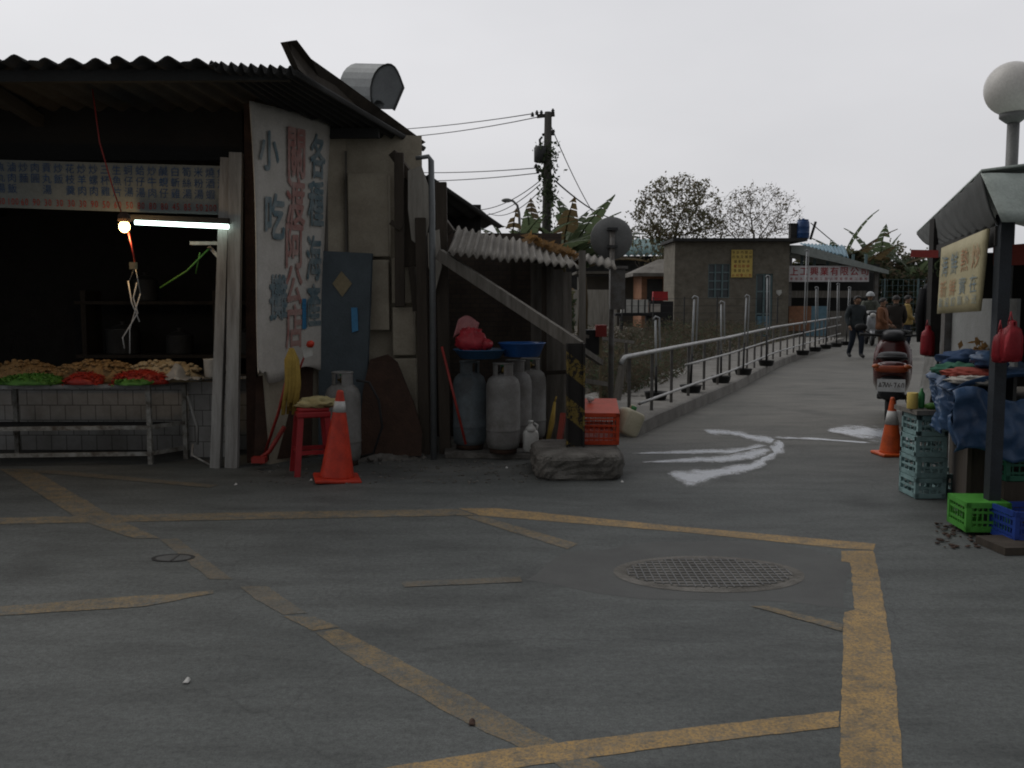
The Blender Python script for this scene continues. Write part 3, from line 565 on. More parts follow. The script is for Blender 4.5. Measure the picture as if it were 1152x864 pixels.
for ch, u, v, h, wd in [('關', .53, .155, .48, .29), ('渡', .53, .335, .44, .28), ('阿', .53, .505, .44, .28), ('公', .53, .655, .38, .26), ('店', .53, .815, .42, .26)]:
    mr_.glyph(ch, BN(u, v, .055), ux, uz, h, wd, .026)
mb.build('blue_lettering', 'ink_blue', t); mr_.build('red_lettering', 'ink_red', t)
mb = MB(); q = BN(.68, .77, .06); mb.add([q + ux * i * .03 + uz * j * .14 for i, j in ((-1, -1), (1, -1), (1, 1), (-1, 1))], [(0, 1, 2, 3)]); mb.build('sticker', 'tag_blue', t)

# leaning blue door panel, rusty sheet
t = thing('door_panel', 'dark blue door panel with a diamond paper leaning on the cream wall', 'door panel', P(386, 505, 9.1))
mb = MB(); mb.prism([P(359, 282, 9.16), P(418, 285, 9.18), P(411, 470, 9.1), P(409, 515, 9.08), P(358, 515, 9.05)], (.01, .035, 0)); mb.build('leaf', 'blue_door', t)
mb = MB(); mb.prism([P(384, 305, 9.14), P(396, 319, 9.14), P(385, 334, 9.14), P(374, 319, 9.14)], (0, .008, 0)); mb.build('diamond_paper', 'tan', t)
mb = MB(); mb.prism([P(395, 346, 9.13), P(402, 346, 9.13), P(403, 372, 9.12), P(396, 374, 9.12)], (0, .008, 0)); mb.build('sticker', 'tag_blue', t)
mb = MB(); mb.prism([P(404, 512, 8.95), P(408, 440, 9.05), P(416, 405, 9.1), P(436, 399, 9.1), P(447, 408, 9.1), P(466, 455, 9.03), P(475, 487, 8.98), P(474, 513, 8.92)], (0, .03, .005))
tag(mb.build('metal_sheet', 'rust'), 'rust brown metal sheet leaning against the wall between door panel and pipe', 'metal sheet')

# ---------------- shop interior bits
b_ = P(140, 255, 8.2)
t = thing('light_bulb', 'glowing warm bulb hanging by a wire under the menu board', 'lamp', b_)
mb = MB(); mb.ball(b_, (.045, .045, .05), 14, 10); mb.build('bulb', 'bulb', t)
mb = MB(); mb.lathe([(.02, 0), (.055, .01), (.05, .06), (.02, .09)], b_ + V((0, 0, .035))); mb.build('socket', 'rust', t)
mb = MB(); mb.tube([P(104, 100, 8.1), P(112, 160, 8.15), P(128, 215, 8.2), P(139, 246, 8.2)], .006, 6); mb.tube([P(144, 258, 8.2), P(149, 280, 8.2), P(152, 298, 8.2)], .007, 6); mb.build('cord', 'red_paint', t)
mb = MB(); mb.box(P(150, 299, 8.2), (.05, .05, .06)); mb.build('switch', 'tan', t)
lp = bpy.data.lights.new('bulb_light', 'POINT'); lo = bpy.data.objects.new('bulb_light', lp); col.objects.link(lo); lp.energy = 8; lp.color = (1, .6, .25); lp.shadow_soft_size = .05; lo.parent = t; lo.location = (0, -.02, -.07)
t = thing('tube_light', 'lit white fluorescent tube under the right end of the menu board', 'lamp', P(205, 255, 8.4))
mb = MB(); mb.tube([P(152, 250, 8.4), P(257, 255, 8.42)], .021, 10); mb.build('tube', 'tube', t)
mb = MB(); mb.bar(P(148, 245, 8.42), P(258, 249, 8.44), .06, .05); mb.build('batten', 'near_black', t)
mb = MB(); mb.tube([P(154, 318, 8.3), P(150, 335, 8.3), P(155, 352, 8.3), P(138, 380, 8.3), P(140, 392, 8.3)], .006, 5); mb.tube([P(158, 330, 8.3), P(152, 350, 8.3), P(146, 370, 8.3), P(146, 398, 8.3)], .005, 5); mb.tube([P(144, 316, 8.3), P(148, 340, 8.3), P(157, 362, 8.3)], .006, 5)
mb.tube([P(145, 317, 8.3), P(152, 300, 8.25), P(158, 330, 8.3)], .004, 5)
tag(mb.build('string_bundle', 'cone_band'), 'pale strings dangling in the dark shop opening below the bulb', 'string')
t = thing('wall_bracket', 'white shelf bracket on the shop post with a green cord tied to it', 'bracket', P(240, 275, 8.6))
mb = MB(); mb.bar(P(216, 274, 8.6), P(257, 274, 8.6), .12, .03); mb.bar(P(235, 277, 8.6), P(256, 300, 8.6), .03, .03); mb.build('arm', 'plank_white', t)
mb = MB(); mb.tube([P(180, 324, 8.5), P(210, 305, 8.5), P(236, 279, 8.58)], .008, 6); mb.tube([P(225, 284, 8.55), P(220, 308, 8.55)], .006, 6); mb.build('cord', 'food_green', t)

t = thing('kitchen_shelf', 'dim wall shelf with stacked pots at the back of the shop', 'shelf', (-3.4, 11.9, 0))
for z in (.8, 1.45): mb = MB(); mb.box((-3.6, 11.9, z), (3.4, .5, .04)); mb.build('board', 'wood_dark', t)
for x in (-5.2, -3.6, -2.0): mb = MB(); mb.box((x, 11.9, .8), (.06, .45, 1.6)); mb.build('upright', 'wood_dark', t)
for i, (x, z, r, h, lab) in enumerate([(-4.8, .82, .2, .3, 'large steel pot at the left of the dim kitchen shelf'), (-4.1, .82, .16, .22, 'middle steel pot on the dim kitchen shelf'), (-3.2, .82, .22, .26, 'widest steel pot on the dim kitchen shelf'), (-4.5, 1.47, .14, .25, 'upper left steel pot on the dim kitchen shelf'), (-2.7, 1.47, .17, .2, 'upper right steel pot on the dim kitchen shelf')]):
    mb = MB(); mb.lathe([(r * .9, 0), (r, .02), (r, h), (r * 1.06, h + .01), (r * .96, h + .01), (r * .5, h + .05), (.02, h + .07), (.03, h + .1)], (x, 11.85, z), 20); tag(mb.build('cooking_pot', 'tile_metal'), lab, 'pot', 'steel pots on the kitchen shelf')
# steel food table
t = thing('food_table', 'low rusty white steel table with two rails carrying snacks at the shop front', 'table', G(100, 524))
mb = MB(); zt = .70
A, B = G(-60, 520), G(168, 524); C_, D_ = G(207, 517), G(-20, 512)
A.y = 8.45; D_.y = 9.1; B.y = 8.62
mb.prism([V((A.x, A.y, zt)), V((B.x, B.y, zt)), V((C_.x + .1, 9.15, zt)), V((A.x, 9.15, zt))], (0, 0, .03)); mb.build('tabletop', 'steel', t)
for p in ((A.x + .5, A.y + .05), (B.x - .02, B.y + .02), (C_.x, 8.95), (A.x + .5, 9.05)):
    mb = MB(); mb.bar((p[0], p[1], 0), (p[0], p[1], zt), .04, .04); mb.build('leg', 'steel_white', t)
for z, k in ((.1, 1), (.34, .9)):
    mb = MB(); mb.bar((A.x, A.y, z), (B.x, B.y, z), .03, .035); mb.bar((B.x, B.y, z + .003), (C_.x, 8.95, z + .003), .03, .035); mb.build('rail', 'steel_white', t)
mb = MB(); mb.prism([V((A.x, A.y + .04, .33)), V((B.x - .05, B.y + .04, .33)), V((C_.x - .05, 9.0, .33)), V((A.x, 9.0, .33))], (0, 0, .012)); mb.build('shelf', 'roof_dark', t)
def heap(name, x0, x1, y0, y1, Y, m, label, cat, n, r, seed, bits):
    n = int(n * 1.9); r *= .72
    random.seed(seed); t = MB()
    a, b = P(x0, y1, Y), P(x1, y1, Y); ht = P(x0, y0, Y).z - a.z; base = .735
    cx = (a.x + b.x) / 2; L_ = (b.x - a.x)
    t.ball((cx, Y + .16, base), (L_ / 2, .16, ht * 1.0), 28, 12, .22, 4, seed)
    for q_ in t.v: q_.z = max(q_.z, base)
    for _ in range(n):
        u = random.uniform(-.95, .95); v = random.uniform(-.9, .9); k = math.sqrt(max(0, 1 - u * u * .8 - v * v * .6))
        c = V((cx + u * L_ / 2, Y + .16 + v * .16, base + ht * k * random.uniform(.75, 1.1)))
        if bits == 'leaf':
            d = V((random.uniform(-1, 1), random.uniform(-1, 1), random.uniform(-.2, .8))).normalized() * r; e = d.orthogonal().normalized() * r * .45
            t.add([c - d, c + e, c + d, c - e], [(0, 1, 2, 3)])
        elif bits == 'stick':
            d = V((random.uniform(-1, 1), random.uniform(-.6, .6), random.uniform(-.25, .35))).normalized() * r; t.tube([c - d, c, c + d], [r * .2, r * .3, r * .15], 5)
        else: t.ball(c, (r * random.uniform(.7, 1.3), r * random.uniform(.7, 1.2), r * .6), 7, 5, .3, 2, random.random() * 9)
    return tag(t.build(name, m), label, cat)
heap('fried_snacks', -30, 62, 404, 426, 8.75, 'food_yellow', 'golden fried food heap at the left end of the table', 'food', 90, .035, 1, 'ball')
heap('fried_snacks', 50, 152, 405, 428, 8.7, 'food_yellow', 'long golden fried food heap behind the red chillies', 'food', 120, .033, 2, 'ball')
heap('squid_pile', 132, 222, 408, 430, 8.75, 'food_pale', 'pale yellowish seafood pile beside the bowl under plastic film', 'food', 60, .04, 3, 'ball')
heap('chilli_pile', 66, 108, 419, 431, 8.5, 'food_red', 'smaller heap of red chillies at the middle of the food table', 'food', 80, .028, 4, 'stick')
heap('chilli_pile', 120, 182, 416, 431, 8.5, 'food_red', 'larger heap of red chillies nearest the right table corner', 'food', 110, .028, 5, 'stick')
heap('lettuce_garnish', -10, 60, 424, 435, 8.46, 'food_green', 'bright green leaves along the left front edge of the table', 'vegetables', 220, .03, 6, 'leaf')
heap('lettuce_garnish', 122, 170, 426, 434, 8.44, 'food_green', 'thin line of green leaves below the larger chilli heap', 'vegetables', 60, .028, 7, 'leaf')
random.seed(11)
mb = MB(); pk = P(198, 402, 8.85)
mb.sheet(lambda u, v: V((P(175, 420, 8.8).x + u * .42, 8.62 + v * .3, .77 + .14 * math.exp(-((u - .5) ** 2) / .03 - (v - .5) ** 2 / .1) + .035 * mnoise.noise(V((u * 6, v * 6, 1))))), 24, 14, (0, 0, -.003)); tag(mb.build('plastic_film', 'plastic_film'), 'crumpled clear plastic film peaked over the seafood pile', 'plastic film')
t = thing('bowl', 'white enamel pot standing on the counter next to the shop post', 'pot', P(240, 424, 8.95))
p = P(240, 424, 8.95); mb = MB(); mb.lathe([(.075, 0), (.08, .01), (.085, .16), (.09, .17), (.08, .165), (.07, .03), (0.001, .02)], p); mb.build('body', 'white_plastic', t)
mb = MB(); mb.tube([p + V((.085, 0, .13)), p + V((.12, 0, .11)), p + V((.115, 0, .06)), p + V((.083, 0, .05))], .008, 6); mb.build('handle', 'white_plastic', t)
mb = MB(); mb.tube([P(211, 445, 8.8), P(222, 480, 8.8), P(222, 500, 8.8)], .015, 6); mb.tube([P(217, 500, 8.8), P(216, 512, 8.7), P(238, 524, 8.6)], .01, 6); tag(mb.build('drain_pipe', 'plank_white'), 'thin pale pipe running down the tiled pier beside the table', 'pipe')

# ---------------- gas cylinders (shared builder)
def make_cylinder(m, label):
    t = thing('gas_cylinder', label, 'gas cylinder', group='grey gas cylinders by the shed')
    mb = MB(); mb.lathe([(.10, .03), (.145, .05), (.158, .10), (.16, .2), (.16, .205), (.163, .21), (.163, .225), (.16, .23), (.16, .58), (.157, .64), (.14, .69), (.10, .725), (.05, .74), (.03, .745)], n=28); mb.build('shell', m, t, local=True)
    mb = MB(); mb.lathe([(.125, 0), (.13, .0), (.13, .055), (.125, .055)], n=24); mb.build('foot_ring', 'rust', t, local=True)
    mb = MB(); n = 20
    pr = [(.092, .715), (.095, .73), (.095, .84), (.088, .845)]
    for k in range(n):
        if k % 7 < 5:
            a0, a1 = 2 * PI * k / n, 2 * PI * (k + 1) / n
            for r0 in (.095,): mb.add([V((r0 * math.cos(a0), r0 * math.sin(a0), .71)), V((r0 * math.cos(a1), r0 * math.sin(a1), .71)), V((r0 * math.cos(a1), r0 * math.sin(a1), .835)), V((r0 * math.cos(a0), r0 * math.sin(a0), .835)), V(((r0 - .006) * math.cos(a0), (r0 - .006) * math.sin(a0), .71)), V(((r0 - .006) * math.cos(a1), (r0 - .006) * math.sin(a1), .71)), V(((r0 - .006) * math.cos(a1), (r0 - .006) * math.sin(a1), .835)), V(((r0 - .006) * math.cos(a0), (r0 - .006) * math.sin(a0), .835))], [(0, 1, 2, 3), (7, 6, 5, 4), (3, 2, 6, 7)])
    mb.tube([V((.092 * math.cos(2 * PI * k / 24), .092 * math.sin(2 * PI * k / 24), .838)) for k in range(25)], .009, 6, cap=False); mb.build('collar', m, t, local=True)
    mb = MB(); mb.lathe([(.022, .74), (.022, .78), (.014, .79), (.014, .81)], n=10); mb.tube([(0, 0, .77), (.05, 0, .77)], .012, 8); v = mb.build('valve', 'brass', t, local=True)
    mb = MB(); mb.lathe([(.025, .81), (.028, .815), (.028, .828), (.02, .835)], n=10); mb.build('knob', 'green_knob', v, local=True)
    return t
cyl = make_cylinder('gas_grey', 'front grey gas cylinder under the blue basin in the shed')
put(cyl, (P(566, 400, 8.95).x, 8.95, .06), .4)
c2 = make_cylinder('gas_blue', 'bluish gas cylinder behind the red dustpan handle in the shed'); put(c2, (P(528, 400, 9.2).x, 9.2, .06), 1.3)
c3 = copy_tree(cyl); put(c3, (.035, 9.36, .06), 2.1, 'half hidden gas cylinder just behind the front grey one')
c4 = copy_tree(cyl); put(c4, (.185, 9.66, .06), .9, 'gas cylinder at the back of the shed next to the board wall')
c5 = copy_tree(cyl); put(c5, (P(386, 500, 8.6).x, 8.62, 0), 2.6, 'grey gas cylinder standing behind the red traffic cone')
mb = MB(); mb.tube([P(401, 428, 8.6), P(415, 430, 8.6), P(426, 450, 8.6), P(430, 480, 8.6), P(420, 510, 8.7), P(404, 515, 8.7)], .011, 8); tag(mb.build('gas_hose', 'black_rubber'), 'black rubber hose looping from the gas cylinder behind the cone', 'hose')

# ---------------- tank shed
shed = thing('lean_to_shed', 'open lean-to shed with a small corrugated awning sheltering gas cylinders', 'shed', (0, 9.6, 0))
mb = MB(); corr(mb, P(503, 284, 8.72), P(652, 300, 9.0), P(640, 284, 10.3), P(514, 255, 9.7), 17, .02, nv=4, jag=.06, sag=.02); mb.build('awning', 'roof_grey', shed)
mb = MB(); corr(mb, P(640, 290, 9.9), P(694, 302, 9.7), P(690, 292, 10.8), P(645, 283, 11), 6, .015, nv=2); mb.build('awning_end', 'roof_grey', shed)
M['dark_brick'] = brick_mat('dark_brick', (.075, .055, .04), (.06, .045, .034), (.04, .035, .03), 5)
mb = MB(); mb.box((-.22, 10.45, 1.1), (1.5, .08, 2.2)); mb.build('back_wall', 'dark_brick', shed)
mb = MB()
for i, (x, y0, wd) in enumerate([(604, 296, 15), (617, 300, 12), (628, 303, 11), (638, 306, 10)]):
    Y = 10.1 - i * .17; a, b = P(x, y0, Y), P(x + 1.5, 500 - i * 2, Y); b.z = .04; mb.bar(a, b, wd / 1080 * Y - .004, .025, up=(0, 1, 0))
mb.build('board_wall', 'wood_grey', shed)
mb = MB(); mb.bar(P(612, 300, 9.9), P(612, 500, 9.9), .05, .06, up=(0, 1, 0)); mb.bar(P(578, 290, 10.2), P(577, 380, 10.2), .06, .06); mb.bar(P(606, 420, 9.85), P(646, 418, 9.3), .03, .04); mb.build('frame_post', 'wood_dark', shed)
mb = MB(); mb.bar(P(494, 286, 9.0), P(652, 390, 8.36), .07, .1); mb.build('brace', 'wood_grey', shed)
mb = MB(); mb.prism([G(500, 516), G(602, 517), G(615, 500), G(500, 498)], (0, 0, .055)); mb.build('slab', 'concrete_dark', shed, bevel=.01)
mb = MB(); mb.bar(P(655, 282, 8.7), P(655, 386, 8.7), .06, .05); mb.build('awning_post', 'wood_grey', shed)
mb = MB(); q = P(628, 272, 10.2); random.seed(3)
for _ in range(110):
    u = random.random(); c = P(592 + 58 * u, 268 + 22 * u + random.uniform(-4, 3), 10.2 + random.uniform(-.3, .3)); d = V((random.uniform(-1, 1), random.uniform(-1, 1), random.uniform(-.5, .5))).normalized() * .09; e = d.orthogonal().normalized() * .04; mb.add([c - d, c + e, c + d, c - e], [(0, 1, 2, 3)])
mb.sheet(lambda u, v: P(588 + 64 * u, 271 + 22 * u, 10.0 + .7 * v) + V((0, 0, .05 * math.sin(PI * v) - .03)), 14, 4, (0, 0, -.02)); tag(mb.build('dry_leaf_pile', 'dry_leaves'), 'orange brown dry leaves heaped on the shed roof', 'leaves', kind='stuff')

# basins, bag, dustpan, jug
def basin(loc, r, h, m, label):
    t = MB(); t.lathe([(r * .72, 0), (r * .78, .005), (r, h), (r * 1.05, h + .003), (r * 1.05, h + .012), (r * .98, h + .01), (r * .75, .014), (.001, .012)], loc, 28); return tag(t.build('basin', m), label, 'basin')
basin(P(587, 401, 9.05), .215, .12, 'blue_plastic', 'bright blue plastic basin resting on the gas cylinders')
basin(P(540, 403, 8.98), .24, .075, 'blue_dull', 'dull blue shallow basin holding the red bag')
t = MB(); p = P(530, 392, 9.0); t.ball(p + V((0, 0, .07)), (.14, .1, .12), 20, 12, .5, 3, 4); t.ball(p + V((.12, 0, .04)), (.08, .07, .06), 14, 8, .5, 3, 2); tag(t.build('plastic_bag', 'red_bag'), 'crumpled red and pink plastic bag lying in the dull blue basin', 'bag')
t = MB(); p = P(518, 380, 9.05); t.sheet(lambda u, v: p + V((-.07 + .2 * u + .05 * v, .02 * math.sin(u * 5), .17 * v + .04 * math.sin(u * 4))), 8, 6, (0, .005, 0)); tag(t.build('paper_scrap', 'pink_bag'), 'pale pink paper sticking up behind the red bag', 'paper')
t = thing('dustpan', 'long handled red dustpan leaning on the timber beside the cylinders', 'dustpan', G(528, 509))
mb = MB(); mb.tube([P(497, 390, 8.85), P(524, 500, 8.75)], .012, 8); mb.build('handle', 'red_paint', t)
p = G(529, 508); mb = MB(); mb.prism([p + V((-.14, -.08, 0)), p + V((.14, -.08, 0)), p + V((.1, .12, .02)), p + V((-.1, .12, .02))], (0, 0, .012)); mb.prism([p + V((-.1, .12, .02)), p + V((.1, .12, .02)), p + V((.07, .13, .1)), p + V((-.07, .13, .1))], (0, .012, 0)); mb.prism([p + V((-.14, -.08, .01)), p + V((-.1, .12, .03)), p + V((-.07, .13, .1))], (.01, 0, 0)); mb.prism([p + V((.14, -.08, .01)), p + V((.1, .12, .03)), p + V((.07, .13, .1))], (.01, 0, 0)); mb.build('pan', 'red_paint', t)
t = thing('jug', 'small white plastic jug on the slab in front of the cylinders', 'jug', G(597, 509, .06))
p = G(597, 509, .056); mb = MB(); mb.loft([(p + V((0, y, .11)), w_, h_) for y, w_, h_ in ((-.05, .12, .19), (-.03, .15, .22), (.03, .15, .22), (.05, .12, .19))], 20, .45); mb.lathe([(.06, .2), (.045, .24), (.022, .26), (.022, .285)], p, 14); mb.build('body', 'white_plastic', t)
mb = MB(); mb.lathe([(.025, .28), (.025, .305)], p, 12); mb.build('lid', 'white_plastic', t)
mb = MB(); mb.tube([p + V((.05, 0, .2)), p + V((.065, 0, .26)), p + V((.03, 0, .28))], .01, 6); mb.build('handle', 'white_plastic', t)
mb = MB(); mb.tube([P(624, 452, 9.2), P(621, 475, 9.15), P(616, 498, 9.1)], [.012, .028, .02], 8); mb.tube([P(624, 452, 9.2), P(626, 446, 9.2)], .008, 6); tag(mb.build('umbrella', 'cloth_yellow'), 'furled yellow umbrella leaning on the grey boards', 'umbrella')
mb = MB(); mb.bar(P(634, 465, 8.9), P(629, 500, 8.8), .05, .04); tag(mb.build('plank', 'cloth_red'), 'short red plank standing beside the striped post', 'plank')
# traffic cones
def make_cone(h, m, band, label, rb=None):
    t = thing('traffic_cone', label, 'traffic cone', group='traffic cones')
    r0 = rb or h * .19
    mb = MB(); mb.lathe([(r0, .028), (r0 * .99, .04), (r0 * .28, h * .88), (r0 * .2, h * .97), (r0 * .19, h * .985), (r0 * .12, h), (r0 * .05, h)], n=28); mb.build('body', m, t, local=True)
    mb = MB(); s = r0 * 1.32; mb.box((0, 0, .016), (2 * s, 2 * s, .03)); mb.build('base', m, t, local=True, bevel=.012)
    mb = MB(); z0, z1 = band; f = lambda z: r0 * (.99 + (.28 - .99) * (z - .04) / (h * .88 - .04)) + .003
    mb.lathe([(f(z0), z0), (f(z1), z1)], n=28); mb.build('reflective_band', 'cone_band', t, local=True); return t
cone = make_cone(.75, 'cone_red', (.57, .66), 'red traffic cone in front of the red stool and gas cylinder'); put(cone, G(379, 540), .25, tilt=(0, R(3)))
cone2 = make_cone(.56, 'cone_orange', (.30, .43), 'orange traffic cone behind the scooter beside the turquoise crates'); put(cone2, G(1002, 512), .1)
# stool
t = thing('stool', 'red plastic stool carrying a yellow cloth beside the traffic cone', 'stool', G(349, 528))
b0 = G(349, 528); b0.y = 8.2; hs = .56; b0.x += .06; t.location = (b0.x, b0.y, 0)
mb = MB(); mb.box((0, 0, hs), (.26, .26, .03)); mb.box((0, 0, hs - .04), (.28, .28, .05)); mb.build('seat', 'stool_red', t, local=True, bevel=.01)
for sx in (-1, 1):
    for sy in (-1, 1):
        mb = MB(); mb.bar((sx * .155, sy * .155, 0), (sx * .11, sy * .11, hs - .05), .05, .03); mb.build('leg', 'stool_red', t, local=True)
mb = MB()
for a, b in (((-.14, -.14, .2), (.14, -.14, .2)), ((-.14, .14, .2), (.14, .14, .2)), ((-.14, -.14, .203), (-.14, .14, .203)), ((.14, -.14, .203), (.14, .14, .203))): mb.bar(a, b, .02, .035)
mb.build('stretcher', 'stool_red', t, local=True)
t.rotation_euler = (0, 0, .35)
def cloth_heap(c, r, m, label, seed, name='cloth', cat='cloth', amp=.45):
    t = MB(); t.ball(c, r, 26, 14, amp, 3.2, seed); return tag(t.build(name, m), label, cat)
cloth_heap((b0.x + .04, b0.y, hs + .05), (.17, .13, .055), 'cloth_cream', 'pale yellow rubber gloves and rag crumpled on the red stool', 3)
# mop and brushes
t = thing('mop', 'red handled mop with a yellow cloth head leaning upside down on the banner', 'mop', G(296, 520))
mb = MB(); mb.tube([G(294, 522), P(313, 465, 8.25), P(328, 405, 8.2)], .013, 8); mb.build('handle', 'red_paint', t)
mb = MB(); a = P(328, 392, 8.18); random.seed(5)
for k in range(16):
    an = 2 * PI * k / 16; x = math.cos(an) * .05; y = math.sin(an) * .04; ln = random.uniform(.42, .58)
    mb.tube([a + V((x * .2, y * .2, 0)), a + V((x * .9, y, -.1)), a + V((x + .01 * math.sin(k), y, -.3)), a + V((x * 1.2 - .03, y, -ln))], [.012, .022, .02, .014], 6)
mb.build('mop_head', 'cloth_yellow', t)
t = thing('broom', 'red stick tied with a white tag and red bow leaning on the banner', 'stick', P(345, 395, 8.5))
mb = MB(); mb.tube([P(335, 420, 8.45), P(346, 392, 8.5)], .01, 6); mb.build('handle', 'red_paint', t)
mb = MB(); mb.prism([P(340, 391, 8.44), P(350, 389, 8.44), P(352, 400, 8.44), P(342, 403, 8.44)], (0, .004, 0)); mb.build('tag', 'white_plastic', t)
mb = MB(); mb.ball(P(349, 387, 8.42), (.035, .03, .03), 10, 8, .4, 4); mb.build('bow', 'cone_red', t)
mb = MB(); mb.tube([P(290, 518, 8.4), P(303, 508, 8.4), P(320, 480, 8.4)], .02, 8); mb.box(P(292, 517, 8.35), (.12, .1, .05)); tag(mb.build('brush', 'red_paint'), 'short red scrubbing brush on the ground by the white post', 'brush')

# concrete block, striped H post, orange crate, jerry can
blk = [(608, 543), (700, 541), (712, 520), (700, 507), (612, 505), (603, 520)]
mb = MB(); c0 = G(655, 525); nb = 72
def blkpt(k, z, s):
    a = 2 * PI * k / nb; ca, sa = math.cos(a), math.sin(a); e = .45
    return V((.568 + .385 * s * math.copysign(abs(ca) ** e, ca) * (1 + .09 * mnoise.noise(V((ca * 2, sa * 2, z * 6))) + .05 * mnoise.noise(V((ca * 9, sa * 9, z * 30)))), 8.32 + .5 * s * math.copysign(abs(sa) ** e, sa) * (1 + .09 * mnoise.noise(V((ca * 2 + 5, sa * 2, z * 6))) + .05 * mnoise.noise(V((ca * 9 + 5, sa * 9, z * 30)))), z))
rings = [(0, .95), (.02, .99), (.05, 1.0), (.08, 1.01), (.11, 1.0), (.14, 1.01), (.17, 1.0), (.195, .97), (.21, .92), (.216, .85), (.216, .02)]
vs = [blkpt(k, z, s) for z, s in rings for k in range(nb)]
mb.add(vs, [(i * nb + k, i * nb + (k + 1) % nb, (i + 1) * nb + (k + 1) % nb, (i + 1) * nb + k) for i in range(len(rings) - 1) for k in range(nb)]); tag(mb.build('concrete_block', 'concrete_dark'), 'rough broken concrete block under the striped post and orange crate', 'concrete block')
hp = V((P(647, 500, 8.3).x, 8.3, .215)); t = MB()
t.box(hp + V((0, 0, .45)), (.13, .02, .9)); t.box(hp + V((-.072, 0, .45)), (.014, .13, .9)); t.box(hp + V((.072, 0, .45)), (.014, .13, .9))
o = tag(t.build('striped_post', 'stripes'), 'rusty black and yellow striped steel post on the concrete block', 'post')
def make_crate(w_, d_, h_, m, label, group, cols=9, rows=4, open_top=True, solid_top=False):
    t = thing('crate', label, 'crate', group=group); th = .012
    mb = MB(); mb.box((0, 0, th / 2), (w_, d_, th))
    if solid_top: mb.box((0, 0, h_ - th / 2), (w_, d_, th))
    mb.build('base', m, t, local=True)
    mb = MB()
    for sx in (-1, 1):
        for sy in (-1, 1): mb.box((sx * (w_ / 2 - .012), sy * (d_ / 2 - .012), h_ / 2), (.03, .03, h_ - .003))
    for z in (.02, h_ - .018):
        for s in (-1, 1): mb.box((0, s * (d_ / 2 - .005), z), (w_ + .004, .016, .034)); mb.box((s * (w_ / 2 - .005), 0, z), (.016, d_ + .004, .032))
    mb.build('frame', m, t, local=True)
    mb = MB()
    for s in (-1, 1):
        for i in range(1, cols): mb.box((-w_ / 2 + w_ * i / cols, s * (d_ / 2 - .006), h_ / 2), (.009, .006, h_ - .01))
        for i in range(1, cols): mb.box((s * (w_ / 2 - .006), -d_ / 2 + d_ * i / cols, h_ / 2), (.006, .009, h_ - .01))
        for j in range(1, rows):
            z = h_ * j / rows; mb.box((0, s * (d_ / 2 - .005), z), (w_ - .01, .007, .016)); mb.box((s * (w_ / 2 - .005), 0, z), (.007, d_ - .01, .016))
    mb.build('lattice', m, t, local=True); return t
cr = make_crate(.39, .5, .29, 'crate_orange', 'orange plastic crate upside down on the concrete block', None, 9, 5, solid_top=True); put(cr, (P(672, 500, 8.4).x, 8.6, .26), -.05, tilt=(R(9), 0))
t = thing('jerry_can', 'cream plastic jerry can with a green cap tilted behind the orange crate', 'jerry can', P(701, 489, 8.65)); t.scale = (.82,) * 3
mb = MB(); mb.loft([((0, y, .15), w_, h_) for y, w_, h_ in ((-.14, .17, .24), (-.125, .22, .28), (0, .235, .3), (.125, .22, .28), (.14, .17, .24))], 24, .36); mb.build('body', 'cream_plastic', t, local=True)
mb = MB(); mb.lathe([(.03, .29), (.03, .335)], (-.03, -.06, 0), 12); mb.build('cap', 'green_knob', t, local=True)
mb = MB(); mb.tube([(0, -.02, .29), (0, .0, .34), (0, .08, .34), (0, .1, .28)], .014, 8); mb.build('handle', 'cream_plastic', t, local=True)
t.rotation_euler = (0, R(24), .3)
t = MB(); p = P(664, 449, 8.65); t.ball(p, (.035, .03, .025), 10, 7, .6, 4, 1); tag(t.build('tissue', 'white_plastic'), 'crumpled white tissue on top of the orange crate', 'tissue')
# round mirror seen from behind
mp_ = P(688, 268, 11.2); t = thing('traffic_mirror', 'round traffic mirror on a grey pole seen from behind', 'traffic mirror', (mp_.x, 11.25, 0))
mb = MB(); mb.lathe([(.0, -.05), (.12, -.045), (.2, -.03), (.235, 0), (.245, .005), (.245, .02), (.22, .03), (.0, .03)], mp_, 32, ax=(0, 1, .03)); mb.build('disc', 'pole_grey', t)
mb = MB(); mb.tube([(mp_.x, 11.13, 0), (mp_.x, 11.13, mp_.z + .1)], .032, 12); mb.build('pole', 'rail_dull', t)
for dz in (-.1, .1): mb = MB(); mb.box((mp_.x, 11.12, mp_.z + dz), (.12, .08, .03)); mb.build('clamp', 'iron', t)
a, b = P(684, 303, 11.1), P(700, 348, 11.1); mb = MB(); mb.box(((a.x + b.x) / 2 + .02, 11.06, (a.z + b.z) / 2), (b.x - a.x, .1, a.z - b.z)); mb.box(((a.x + b.x) / 2 + .02, 11.05, a.z + .02), (b.x - a.x + .05, .16, .03)); tag(mb.build('meter_box', 'rail_dull'), 'grey metal box strapped to the mirror pole', 'box')

